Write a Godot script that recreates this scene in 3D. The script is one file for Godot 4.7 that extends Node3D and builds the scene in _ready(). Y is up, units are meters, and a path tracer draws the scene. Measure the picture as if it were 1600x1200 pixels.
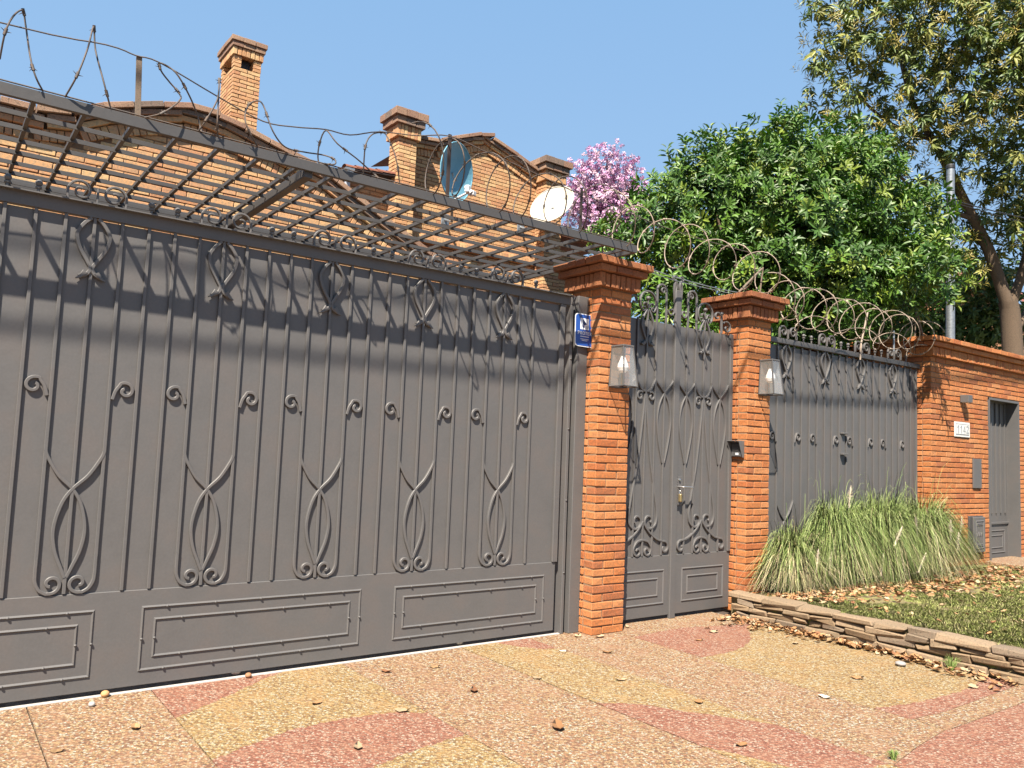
extends Node3D

const BH := 0.0555          # brick height
const CH := 0.068           # course height

var M := {}
var cache := {}
var used := {}
var rng := RandomNumberGenerator.new()

# ------------------------------------------------------------------ shapes
class Shape:
	var st := SurfaceTool.new()
	func _init() -> void:
		st.begin(Mesh.PRIMITIVE_TRIANGLES)
	func tri(a: Vector3, b: Vector3, c: Vector3) -> void:      # a, b, c anticlockwise seen from outside
		var n := (b - a).cross(c - a).normalized()
		for p in [a, c, b]:
			st.set_normal(n)
			st.add_vertex(p)
	func quad(a: Vector3, b: Vector3, c: Vector3, d: Vector3) -> void:
		tri(a, b, c)
		tri(a, c, d)
	func tri_n(a: Vector3, na: Vector3, b: Vector3, nb: Vector3, c: Vector3, nc: Vector3) -> void:
		st.set_normal(na)
		st.add_vertex(a)
		st.set_normal(nc)
		st.add_vertex(c)
		st.set_normal(nb)
		st.add_vertex(b)
	func out_tri(a: Vector3, b: Vector3, c: Vector3, o: Vector3) -> void:   # faces away from o
		if (b - a).cross(c - a).dot((a + b + c) / 3.0 - o) < 0.0:
			tri(a, c, b)
		else:
			tri(a, b, c)
	func out_quad(a: Vector3, b: Vector3, c: Vector3, d: Vector3, o: Vector3) -> void:
		if (b - a).cross(c - a).dot((a + b + c + d) / 4.0 - o) < 0.0:
			tri(a, c, b)
			tri(a, d, c)
		else:
			quad(a, b, c, d)
	func box(c: Vector3, s: Vector3) -> void:
		var h := s * 0.5
		var p := []
		for i in 8:
			p.append(c + Vector3(h.x if i & 1 else -h.x, h.y if i & 2 else -h.y, h.z if i & 4 else -h.z))
		for f in [[0, 1, 3, 2], [4, 5, 7, 6], [0, 1, 5, 4], [2, 3, 7, 6], [0, 2, 6, 4], [1, 3, 7, 5]]:
			out_quad(p[f[0]], p[f[1]], p[f[2]], p[f[3]], c)
	func span(x0: float, x1: float, y0: float, y1: float, z0: float, z1: float) -> void:
		box(Vector3((x0 + x1) / 2, (y0 + y1) / 2, (z0 + z1) / 2), Vector3(x1 - x0, y1 - y0, z1 - z0))
	func bevel_box(c: Vector3, s: Vector3, e: float, jit: float = 0.0, g: RandomNumberGenerator = null) -> void:
		var h := s * 0.5
		var px := {}
		var py := {}
		var pz := {}
		for i in 8:
			var q := Vector3(1 if i & 1 else -1, 1 if i & 2 else -1, 1 if i & 4 else -1)
			var j := Vector3.ZERO
			if g:
				j = Vector3(g.randf_range(-jit, jit), g.randf_range(-jit, jit), g.randf_range(-jit, jit))
			px[i] = c + j + Vector3(q.x * h.x, q.y * (h.y - e), q.z * (h.z - e))
			py[i] = c + j + Vector3(q.x * (h.x - e), q.y * h.y, q.z * (h.z - e))
			pz[i] = c + j + Vector3(q.x * (h.x - e), q.y * (h.y - e), q.z * h.z)
		for f in [[0, 2, 6, 4], [1, 3, 7, 5]]:
			out_quad(px[f[0]], px[f[1]], px[f[2]], px[f[3]], c)
		for f in [[0, 1, 5, 4], [2, 3, 7, 6]]:
			out_quad(py[f[0]], py[f[1]], py[f[2]], py[f[3]], c)
		for f in [[0, 1, 3, 2], [4, 5, 7, 6]]:
			out_quad(pz[f[0]], pz[f[1]], pz[f[2]], pz[f[3]], c)
		for f in [[0, 1], [2, 3], [4, 5], [6, 7]]:
			out_quad(py[f[0]], py[f[1]], pz[f[1]], pz[f[0]], c)
		for f in [[0, 2], [1, 3], [4, 6], [5, 7]]:
			out_quad(px[f[0]], px[f[1]], pz[f[1]], pz[f[0]], c)
		for f in [[0, 4], [1, 5], [2, 6], [3, 7]]:
			out_quad(px[f[0]], px[f[1]], py[f[1]], py[f[0]], c)
		for i in 8:
			out_tri(px[i], py[i], pz[i], c)
	# a rectangular bar bent along a path in the x-y plane
	func strap(pts: Array, w: float, z0: float, z1: float, w_end: float = -1.0) -> void:
		var n := pts.size()
		if w_end < 0.0:
			w_end = w
		var nn := []
		for i in n:
			var a: Vector2 = pts[maxi(i - 1, 0)]
			var b: Vector2 = pts[mini(i + 1, n - 1)]
			var t := (b - a).normalized()
			nn.append(Vector2(-t.y, t.x))
		for i in n - 1:
			var wa: float = lerpf(w, w_end, float(i) / (n - 1)) / 2
			var wb: float = lerpf(w, w_end, float(i + 1) / (n - 1)) / 2
			var la: Vector2 = pts[i] + nn[i] * wa
			var ra: Vector2 = pts[i] - nn[i] * wa
			var lb: Vector2 = pts[i + 1] + nn[i + 1] * wb
			var rb: Vector2 = pts[i + 1] - nn[i + 1] * wb
			var e := minf(minf(wa, wb) * 0.35, 0.003)
			var la2: Vector2 = la - nn[i] * e
			var ra2: Vector2 = ra + nn[i] * e
			var lb2: Vector2 = lb - nn[i + 1] * e
			var rb2: Vector2 = rb + nn[i + 1] * e
			quad(v(ra2, z1), v(rb2, z1), v(lb2, z1), v(la2, z1))
			quad(v(la, z0), v(lb, z0), v(rb, z0), v(ra, z0))
			var zc := z1 - e
			smooth_side(la, lb, nn[i], nn[i + 1], z0, zc, true)
			smooth_side(ra, rb, -nn[i], -nn[i + 1], z0, zc, false)
			quad(v(la2, z1), v(lb2, z1), v(lb, zc), v(la, zc))
			quad(v(ra, zc), v(rb, zc), v(rb2, z1), v(ra2, z1))
			if i == 0:
				quad(v(ra, z0), v(ra, z1), v(la, z1), v(la, z0))
			if i == n - 2:
				quad(v(lb, z0), v(lb, z1), v(rb, z1), v(rb, z0))
	func v(p: Vector2, z: float) -> Vector3:
		return Vector3(p.x, p.y, z)
	func smooth_side(a: Vector2, b: Vector2, na: Vector2, nb: Vector2, z0: float, z1: float, left: bool) -> void:
		var A := Vector3(na.x, na.y, 0)
		var B := Vector3(nb.x, nb.y, 0)
		if left:
			tri_n(v(a, z0), A, v(a, z1), A, v(b, z1), B)
			tri_n(v(a, z0), A, v(b, z1), B, v(b, z0), B)
		else:
			tri_n(v(a, z0), A, v(b, z0), B, v(b, z1), B)
			tri_n(v(a, z0), A, v(b, z1), B, v(a, z1), A)
	func tube(pts: Array, r: float, sides: int = 6, r_end: float = -1.0) -> void:
		var n := pts.size()
		if r_end < 0.0:
			r_end = r
		var rings := []
		var up := Vector3(0.13, 0.97, 0.21).normalized()
		for i in n:
			var t: Vector3 = (pts[mini(i + 1, n - 1)] - pts[maxi(i - 1, 0)]).normalized()
			var s := t.cross(up)
			if s.length() < 0.05:
				s = t.cross(Vector3(1, 0, 0))
			s = s.normalized()
			up = s.cross(t).normalized()
			var ring := []
			for k in sides:
				var an := TAU * k / sides
				ring.append(s * cos(an) + up * sin(an))
			rings.append(ring)
		for i in n - 1:
			var ra := lerpf(r, r_end, float(i) / (n - 1))
			var rb := lerpf(r, r_end, float(i + 1) / (n - 1))
			for k in sides:
				var k2 := (k + 1) % sides
				var a: Vector3 = pts[i] + rings[i][k] * ra
				var b: Vector3 = pts[i] + rings[i][k2] * ra
				var c: Vector3 = pts[i + 1] + rings[i + 1][k2] * rb
				var d: Vector3 = pts[i + 1] + rings[i + 1][k] * rb
				tri_n(a, rings[i][k], c, rings[i + 1][k2], b, rings[i][k2])
				tri_n(a, rings[i][k], d, rings[i + 1][k], c, rings[i + 1][k2])
	func lathe(prof: Array, c: Vector3, sides: int = 12) -> void:      # prof: Vector2(radius, height)
		for i in prof.size() - 1:
			var p: Vector2 = prof[i]
			var q: Vector2 = prof[i + 1]
			var sl := Vector2(q.y - p.y, p.x - q.x).normalized()
			for k in sides:
				var a0 := TAU * k / sides
				var a1 := TAU * (k + 1) / sides
				var d0 := Vector3(cos(a0), 0, sin(a0))
				var d1 := Vector3(cos(a1), 0, sin(a1))
				var n0 := d0 * sl.x + Vector3.UP * sl.y
				var n1 := d1 * sl.x + Vector3.UP * sl.y
				var A := c + d0 * p.x + Vector3.UP * p.y
				var B := c + d1 * p.x + Vector3.UP * p.y
				var C := c + d1 * q.x + Vector3.UP * q.y
				var D := c + d0 * q.x + Vector3.UP * q.y
				tri_n(A, n0, C, n1, B, n1)
				tri_n(A, n0, D, n0, C, n1)
	func ball(c: Vector3, r: float, sq: float = 1.0) -> void:
		var prof := []
		for i in 9:
			var a := -PI / 2 + PI * i / 8
			prof.append(Vector2(maxf(cos(a) * r, 0.0001), sin(a) * r * sq))
		lathe(prof, c, 10)
	func mesh() -> ArrayMesh:
		return st.commit()

# ------------------------------------------------------------------ small helpers
func numbered(called: String) -> String:
	var k: int = used.get(called, 0)
	used[called] = k + 1
	return called if k == 0 else "%s_%03d" % [called, k]

func tag(o: Node, label: String, category: String, group: String = "") -> void:
	o.set_meta("label", label)
	o.set_meta("category", category)
	if group != "":
		o.set_meta("group", group)

func thing(called: String, label: String, category: String, at: Vector3 = Vector3.ZERO, group: String = "") -> Node3D:
	var o := Node3D.new()
	o.name = numbered(called)
	add_child(o)
	o.position = at
	tag(o, label, category, group)
	return o

func part(called: String, m: Mesh, mt: Material, parent: Node3D, at: Vector3 = Vector3.ZERO) -> MeshInstance3D:
	var o := MeshInstance3D.new()
	o.name = called
	o.mesh = m
	o.material_override = mt
	parent.add_child(o, true)
	o.position = at
	return o

func single(called: String, m: Mesh, mt: Material, label: String, category: String, at: Vector3 = Vector3.ZERO, group: String = "") -> MeshInstance3D:
	var o := part(numbered(called), m, mt, self, at)
	tag(o, label, category, group)
	return o

func structure(called: String, m: Mesh, mt: Material) -> MeshInstance3D:
	var o := part(numbered(called), m, mt, self)
	o.set_meta("kind", "structure")
	return o

func stuff(o: Node) -> Node:
	o.set_meta("kind", "stuff")
	return o

func box_part(called: String, parent: Node3D, mt: Material, x0: float, x1: float, y0: float, y1: float, z0: float, z1: float, e: float = 0.002) -> MeshInstance3D:
	var s := Shape.new()
	s.bevel_box(Vector3.ZERO, Vector3(x1 - x0, y1 - y0, z1 - z0), e)
	return part(called, s.mesh(), mt, parent, Vector3((x0 + x1) / 2, (y0 + y1) / 2, (z0 + z1) / 2))

func curve(pts: Array, n: int = 6) -> Array:        # smooth line through points (Vector2 or Vector3)
	var out := []
	var k := pts.size()
	for i in k - 1:
		var p0 = pts[maxi(i - 1, 0)]
		var p1 = pts[i]
		var p2 = pts[i + 1]
		var p3 = pts[mini(i + 2, k - 1)]
		for j in n:
			var t := float(j) / n
			out.append(0.5 * ((2.0 * p1) + (p2 - p0) * t + (2.0 * p0 - 5.0 * p1 + 4.0 * p2 - p3) * t * t + (3.0 * p1 - p0 - 3.0 * p2 + p3) * t * t * t))
	out.append(pts[k - 1])
	return out

func spiral(c: Vector2, r0: float, r1: float, a0: float, a1: float, n: int = 18) -> Array:
	var out := []
	for i in n + 1:
		var t := float(i) / n
		var a := deg_to_rad(lerpf(a0, a1, t))
		out.append(c + Vector2(cos(a), sin(a)) * lerpf(r0, r1, t))
	return out

func flip(pts: Array) -> Array:
	var out := []
	for p in pts:
		out.append(Vector2(-p.x, p.y))
	return out

func strap_mesh(paths: Array, w: float, z0: float, z1: float) -> ArrayMesh:
	var s := Shape.new()
	for p in paths:
		s.strap(p, w, z0, z1)
	return s.mesh()

func lin(r: float, g: float, b: float) -> Color:
	return (Color(r, g, b) * 0.8).linear_to_srgb()

# ------------------------------------------------------------------ textures and materials
func noise(kind: int, freq: float, sd: int, oct: int = 3) -> FastNoiseLite:
	var n := FastNoiseLite.new()
	n.noise_type = kind as FastNoiseLite.NoiseType
	n.frequency = freq
	n.seed = sd
	n.fractal_octaves = oct
	return n

# a tone map of two noises, near white, to be multiplied with a material's colour
func tone_tex(size: int, sd: int, f_low: float, f_high: float, low: float, amount_low: float, amount_high: float, tint: Color = Color(1, 1, 1)) -> ImageTexture:
	var a := noise(FastNoiseLite.TYPE_SIMPLEX_SMOOTH, f_low, sd, 4).get_seamless_image(size, size)
	var b := noise(FastNoiseLite.TYPE_SIMPLEX, f_high, sd + 7, 3).get_seamless_image(size, size)
	var im := Image.create(size, size, false, Image.FORMAT_RGB8)
	for y in size:
		for x in size:
			var u := a.get_pixel(x, y).r
			var w := b.get_pixel(x, y).r
			var t := clampf(low + amount_low * (u - 0.5) * 2.0 + amount_high * (w - 0.5) * 2.0, 0.0, 1.0)
			im.set_pixel(x, y, Color(t, t, t).lerp(Color(t * tint.r, t * tint.g, t * tint.b), clampf((u - 0.45) * 3.0, 0.0, 1.0)))
	return ImageTexture.create_from_image(im)

func bump_tex(size: int, sd: int, freq: float, strength: float, kind: int = FastNoiseLite.TYPE_SIMPLEX, oct: int = 4) -> ImageTexture:
	var im := noise(kind, freq, sd, oct).get_seamless_image(size, size)
	im.bump_map_to_normal_map(strength)
	return ImageTexture.create_from_image(im)

func mat(c: Color, rough: float, tex: Texture2D = null, per_metre: float = 1.0, bump: Texture2D = null, bump_scale: float = 1.0) -> StandardMaterial3D:
	var m := StandardMaterial3D.new()
	m.albedo_color = c
	m.roughness = rough
	if tex:
		m.albedo_texture = tex
	if bump:
		m.normal_enabled = true
		m.normal_texture = bump
		m.normal_scale = bump_scale
	if tex or bump:
		m.uv1_triplanar = true
		m.uv1_world_triplanar = true
		m.uv1_scale = Vector3.ONE * per_metre
	return m

# washed pebbles set in mortar: every grain has a colour of its own
func pebble_tex(size: int, sd: int, cols: Array, gap: Color, patch: Color) -> ImageTexture:
	var cell := FastNoiseLite.new()
	cell.noise_type = FastNoiseLite.TYPE_CELLULAR
	cell.frequency = 0.175
	cell.seed = sd
	cell.fractal_type = FastNoiseLite.FRACTAL_NONE
	cell.cellular_return_type = FastNoiseLite.RETURN_CELL_VALUE
	var edge := cell.duplicate() as FastNoiseLite
	edge.cellular_return_type = FastNoiseLite.RETURN_DISTANCE2_SUB
	var big := noise(FastNoiseLite.TYPE_SIMPLEX_SMOOTH, 0.006, sd + 3, 4).get_seamless_image(size, size)
	var im := Image.create(size, size, false, Image.FORMAT_RGB8)
	for y in size:
		for x in size:
			var v := clampf(cell.get_noise_2d(x, y) * 0.5 + 0.5, 0.0, 0.999)
			var c: Color = cols[int(v * cols.size())]
			var d := edge.get_noise_2d(x, y)
			if d < -0.82:
				c = c.lerp(gap, 0.6)
			var b := big.get_pixel(x, y).r
			c = c.lerp(patch, clampf((b - 0.5) * 1.3, 0.0, 0.4))
			im.set_pixel(x, y, c)
	return ImageTexture.create_from_image(im)

func make_materials() -> void:
	var paint_t := tone_tex(512, 11, 0.006, 0.09, 0.955, 0.035, 0.02, Color(1.0, 0.98, 0.97))
	var paint_b := bump_tex(256, 12, 0.05, 1.2)
	M.paint = mat(lin(0.126, 0.122, 0.121), 0.52, paint_t, 0.9, paint_b, 0.07)
	M.paint_dark = mat(lin(0.078, 0.075, 0.075), 0.5, paint_t, 0.9, paint_b, 0.07)
	var brick_t := tone_tex(512, 21, 0.02, 0.16, 0.84, 0.13, 0.12, Color(1.0, 0.93, 0.86))
	var brick_b := bump_tex(512, 22, 0.11, 3.0)
	var tones := [[0.66, 0.245, 0.076], [0.69, 0.272, 0.09], [0.63, 0.225, 0.07], [0.68, 0.285, 0.104], [0.58, 0.19, 0.06], [0.71, 0.31, 0.12], [0.645, 0.235, 0.074], [0.50, 0.18, 0.07]]
	M.bricks = []
	for i in tones.size():
		var t: Array = tones[i]
		var m := mat(lin(t[0], t[1], t[2]), 0.86, brick_t, 3.1, brick_b, 0.7)
		m.uv1_offset = Vector3(0.13 * i, 0.31 * i, 0.07 * i)
		M.bricks.append(m)
	var far := [[0.78, 0.47, 0.24], [0.73, 0.41, 0.20], [0.82, 0.53, 0.27], [0.75, 0.43, 0.23], [0.68, 0.35, 0.18], [0.85, 0.58, 0.30]]
	M.house = []
	for i in far.size():
		var t: Array = far[i]
		var m := mat(lin(t[0], t[1], t[2]), 0.88, brick_t, 2.3, brick_b, 0.5)
		m.uv1_offset = Vector3(0.17 * i, 0.29 * i, 0.11 * i)
		M.house.append(m)
	var cope := [[0.74, 0.46, 0.30], [0.66, 0.39, 0.26], [0.80, 0.52, 0.34], [0.46, 0.33, 0.25]]
	var stain := tone_tex(512, 31, 0.03, 0.13, 0.72, 0.30, 0.15, Color(0.72, 0.68, 0.68))
	M.cope = []
	for t in cope:
		M.cope.append(mat(lin(t[0], t[1], t[2]), 0.9, stain, 2.0, brick_b, 0.6))
	M.cap_bricks = []
	for t in [[0.76, 0.28, 0.105], [0.69, 0.245, 0.095], [0.82, 0.315, 0.12], [0.62, 0.22, 0.095], [0.78, 0.295, 0.11]]:
		M.cap_bricks.append(mat(lin(t[0], t[1], t[2]), 0.88, stain, 2.6, brick_b, 0.8))
	M.mortar = mat(lin(0.40, 0.25, 0.15), 0.95, brick_t, 4.0, brick_b, 0.6)
	M.mortar_house = mat(lin(0.30, 0.165, 0.085), 0.95, brick_t, 4.0, brick_b, 0.5)
	var y_cols := [Color8(238, 205, 140), Color8(226, 186, 116), Color8(246, 224, 172), Color8(214, 170, 104), Color8(255, 244, 214), Color8(184, 140, 92), Color8(240, 210, 156)]
	var t_cols := [Color8(236, 196, 148), Color8(224, 172, 128), Color8(246, 222, 180), Color8(214, 156, 120), Color8(255, 246, 226), Color8(172, 124, 96), Color8(232, 192, 140)]
	var r_cols := [Color8(228, 168, 140), Color8(214, 146, 118), Color8(238, 188, 160), Color8(200, 126, 100), Color8(252, 224, 200), Color8(184, 114, 90), Color8(222, 156, 128)]
	var peb_b := bump_tex(512, 41, 0.17, 5.0, FastNoiseLite.TYPE_CELLULAR, 1)
	var gap := Color8(120, 92, 66)
	M.yellow = mat(Color8(155, 155, 153), 0.9, pebble_tex(1024, 42, y_cols, gap, Color8(232, 184, 124)), 0.46, peb_b, 0.5)
	M.tan = mat(Color8(155, 155, 153), 0.9, pebble_tex(1024, 43, t_cols, gap, Color8(216, 164, 130)), 0.46, peb_b, 0.5)
	M.red = mat(Color8(155, 155, 153), 0.9, pebble_tex(1024, 44, r_cols, Color8(124, 80, 62), Color8(214, 156, 124)), 0.46, peb_b, 0.5)
	M.grout = mat(lin(0.16, 0.12, 0.09), 0.97, stain, 1.0)
	M.concrete = mat(lin(0.36, 0.30, 0.23), 0.93, stain, 0.5)
	M.white_strip = mat(lin(0.55, 0.53, 0.50), 0.6, paint_t, 2.0)
	M.soil = mat(lin(0.44, 0.34, 0.17), 0.97, tone_tex(512, 51, 0.02, 0.2, 0.75, 0.25, 0.2, Color(0.8, 0.95, 0.6)), 0.8)
	M.stones = []
	for t in [[0.66, 0.49, 0.32], [0.70, 0.50, 0.31], [0.56, 0.43, 0.31], [0.76, 0.56, 0.37], [0.62, 0.44, 0.27]]:
		M.stones.append(mat(lin(t[0] * 0.92, t[1] * 0.92, t[2] * 0.88), 0.93, stain, 3.0, brick_b, 0.9))
	M.wire = mat(lin(0.15, 0.13, 0.12), 0.7, tone_tex(128, 61, 0.05, 0.2, 0.8, 0.2, 0.1, Color(1, 0.8, 0.6)), 6.0)
	M.wire_pale = mat(lin(0.33, 0.26, 0.20), 0.65)
	M.wood = mat(lin(0.42, 0.32, 0.23), 0.85, stain, 6.0)
	M.rust = mat(lin(0.075, 0.045, 0.04), 0.8, stain, 5.0)
	M.galv = mat(lin(0.42, 0.46, 0.50), 0.45, tone_tex(256, 62, 0.03, 0.1, 0.85, 0.12, 0.06), 3.0)
	M.galv.metallic = 0.6
	M.pvc = mat(lin(0.46, 0.49, 0.53), 0.5)
	M.dish_blue = mat(lin(0.17, 0.42, 0.56), 0.45, paint_t, 1.5)
	M.dish_white = mat(lin(0.66, 0.64, 0.59), 0.5, tone_tex(256, 63, 0.015, 0.1, 0.93, 0.08, 0.02, Color(1, 0.96, 0.85)), 1.2)
	M.white = mat(lin(0.78, 0.78, 0.77), 0.4)
	M.tile = mat(lin(0.52, 0.19, 0.11), 0.85, stain, 2.0, brick_b, 0.5)
	M.sign_blue = mat(lin(0.018, 0.075, 0.33), 0.35)
	M.sign_white = mat(lin(0.75, 0.78, 0.82), 0.4)
	M.sign_dark = mat(lin(0.02, 0.04, 0.14), 0.4)
	M.black = mat(lin(0.02, 0.02, 0.022), 0.5)
	M.steel = mat(lin(0.62, 0.62, 0.62), 0.28)
	M.steel.metallic = 0.9
	M.brass = mat(lin(0.50, 0.38, 0.18), 0.35)
	M.brass.metallic = 0.8
	var gl := StandardMaterial3D.new()
	gl.albedo_color = Color(0.86, 0.85, 0.82, 0.07)
	gl.transparency = BaseMaterial3D.TRANSPARENCY_ALPHA
	gl.roughness = 0.06
	M.glass = gl
	M.bulb = mat(lin(0.82, 0.82, 0.80), 0.2)
	M.tile_white = mat(lin(0.74, 0.73, 0.68), 0.3)
	M.tile_grey = mat(lin(0.30, 0.32, 0.33), 0.4)
	M.orange_leaf = leaf_mat(lin(0.9, 0.97, 0.80), 0.5, Color(0.35, 0.5, 0.1))
	M.tall_leaf = leaf_mat(lin(0.95, 0.97, 0.85), 0.52, Color(0.4, 0.45, 0.12))
	M.petal = leaf_mat(lin(0.95, 0.92, 0.95), 0.8, Color(0.5, 0.35, 0.45))
	M.grass = leaf_mat(lin(1, 1, 1), 0.6, Color(0.4, 0.45, 0.2))
	M.litter = leaf_mat(lin(1, 1, 1), 0.85, Color(0.2, 0.12, 0.05))
	M.bark = mat(lin(0.33, 0.235, 0.155), 0.95, stain, 2.4, bump_tex(256, 71, 0.06, 5.0), 1.0)
	M.plume = mat(lin(0.78, 0.68, 0.53), 0.95)

func leaf_mat(c: Color, rough: float, back: Color) -> StandardMaterial3D:
	var m := StandardMaterial3D.new()
	m.albedo_color = c
	m.roughness = rough
	m.vertex_color_use_as_albedo = true
	m.backlight_enabled = true
	m.backlight = back
	m.cull_mode = BaseMaterial3D.CULL_DISABLED
	return m

# ------------------------------------------------------------------ bricks
func brick_mesh(l: float, h: float, d: float, jit: float = 0.0028) -> ArrayMesh:
	var k := rng.randi_range(0, 3)
	var key := "b%d_%d_%d_%d" % [roundi(l * 500), roundi(h * 1000), roundi(d * 500), k]
	if not cache.has(key):
		var s := Shape.new()
		s.bevel_box(Vector3.ZERO, Vector3(l, h, d), 0.004, jit, rng)
		cache[key] = s.mesh()
	return cache[key]

func brick(parent: Node3D, mats: Array, c: Vector3, l: float, h: float, d: float, turned: bool = false, called: String = "brick") -> MeshInstance3D:
	var o := part(called, brick_mesh(snappedf(l, 0.002), h, snappedf(d, 0.002)), mats[pick(mats.size())], parent, c)
	if turned:
		o.rotation.y = PI / 2
	return o

func pick(n: int) -> int:
	var r := rng.randf()
	return mini(int(pow(r, 1.35) * n), n - 1)

# lengths of the bricks of one course of length L, joints alternating
func split(L: float, odd: bool, bl: float) -> Array:
	var out := []
	var x := 0.0
	var first := bl if odd else bl * 0.5
	if L <= first * 1.15:
		return [L]
	out.append(first)
	x = first
	while L - x > bl * 1.3:
		out.append(bl)
		x += bl
	out.append(L - x)
	return out

# a hollow ring of courses round x0..x1, z0..z1; faces: which sides carry bricks
func brick_ring(parent: Node3D, mats: Array, x0: float, x1: float, z0: float, z1: float, y0: float, n: int, bl: float = 0.25, faces: String = "FBLR", dep: float = 0.11, ch: float = CH, bh: float = BH) -> void:
	var j := 0.011
	for k in n:
		var y := y0 + ch * (k + 0.5)
		var odd := k % 2 == 1
		for side in faces:
			if side == "F" or side == "B":
				var x := x0
				for l in split(x1 - x0, odd, bl):
					var zz := (z1 - dep / 2) if side == "F" else (z0 + dep / 2)
					var pr := rng.randf_range(-0.0025, 0.0025)
					brick(parent, mats, Vector3(x + l / 2, y, zz + pr), l - j, bh, dep)
					x += l
			else:
				var z := z0 + dep
				for l in split(z1 - z0 - 2 * dep, odd, bl):
					var xx := (x0 + dep / 2) if side == "L" else (x1 - dep / 2)
					brick(parent, mats, Vector3(xx + rng.randf_range(-0.0025, 0.0025), y, z + l / 2), l - j, bh, dep, true)
					z += l

func soldier_ring(parent: Node3D, mats: Array, x0: float, x1: float, z0: float, z1: float, y0: float, y1: float, w: float, called: String, faces: String = "FBLR", dep: float = 0.10) -> void:
	for side in faces:
		var a := x0
		var b := x1
		if side == "L" or side == "R":
			a = z0 + dep
			b = z1 - dep
		var n := maxi(1, roundi((b - a) / w))
		var l := (b - a) / n
		for i in n:
			var c := a + l * (i + 0.5)
			var at := Vector3.ZERO
			match side:
				"F": at = Vector3(c, (y0 + y1) / 2, z1 - dep / 2)
				"B": at = Vector3(c, (y0 + y1) / 2, z0 + dep / 2)
				"L": at = Vector3(x0 + dep / 2, (y0 + y1) / 2, c)
				"R": at = Vector3(x1 - dep / 2, (y0 + y1) / 2, c)
			brick(parent, mats, at + Vector3(rng.randf_range(-0.003, 0.003), rng.randf_range(-0.0015, 0.0015), rng.randf_range(-0.003, 0.003)), l - 0.008, y1 - y0 - 0.006, dep, side == "L" or side == "R", called)

func pillar(x0: float, z1: float, label: String) -> void:
	var w := 0.378
	var t := thing("brick_pillar", label, "pillar", Vector3(x0 + w / 2, 0, z1 - w / 2), "brick gate pillars")
	var h := w / 2
	brick_ring(t, M.bricks, -h, h, -h, h, -0.004, 43)
	box_part("mortar", t, M.mortar, -h + 0.009, h - 0.009, -0.01, 3.12, -h + 0.009, h - 0.009, 0.004)
	var cap := part("capital", box_mesh(Vector3(0.40, 0.20, 0.40)), M.mortar, t, Vector3(0, 3.05, 0))
	var mats: Array = M.cap_bricks
	var o := -3.05
	soldier_ring(cap, mats, -h - 0.052, h + 0.052, -h - 0.052, h + 0.052, 2.925 + o, 3.048 + o, 0.062, "soldier_brick")
	soldier_ring(cap, mats, -h - 0.095, h + 0.095, -h - 0.095, h + 0.095, 3.05 + o, 3.112 + o, 0.19, "corbel_brick", "FBLR", 0.15)
	soldier_ring(cap, mats, -h - 0.132, h + 0.132, -h - 0.132, h + 0.132, 3.114 + o, 3.172 + o, 0.16, "cap_brick", "FBLR", 0.2)

func box_mesh(s: Vector3, e: float = 0.004) -> ArrayMesh:
	var b := Shape.new()
	b.bevel_box(Vector3.ZERO, s, e)
	return b.mesh()

# ------------------------------------------------------------------ wrought iron
const Z0 := -0.006
const Z1 := 0.011

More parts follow.
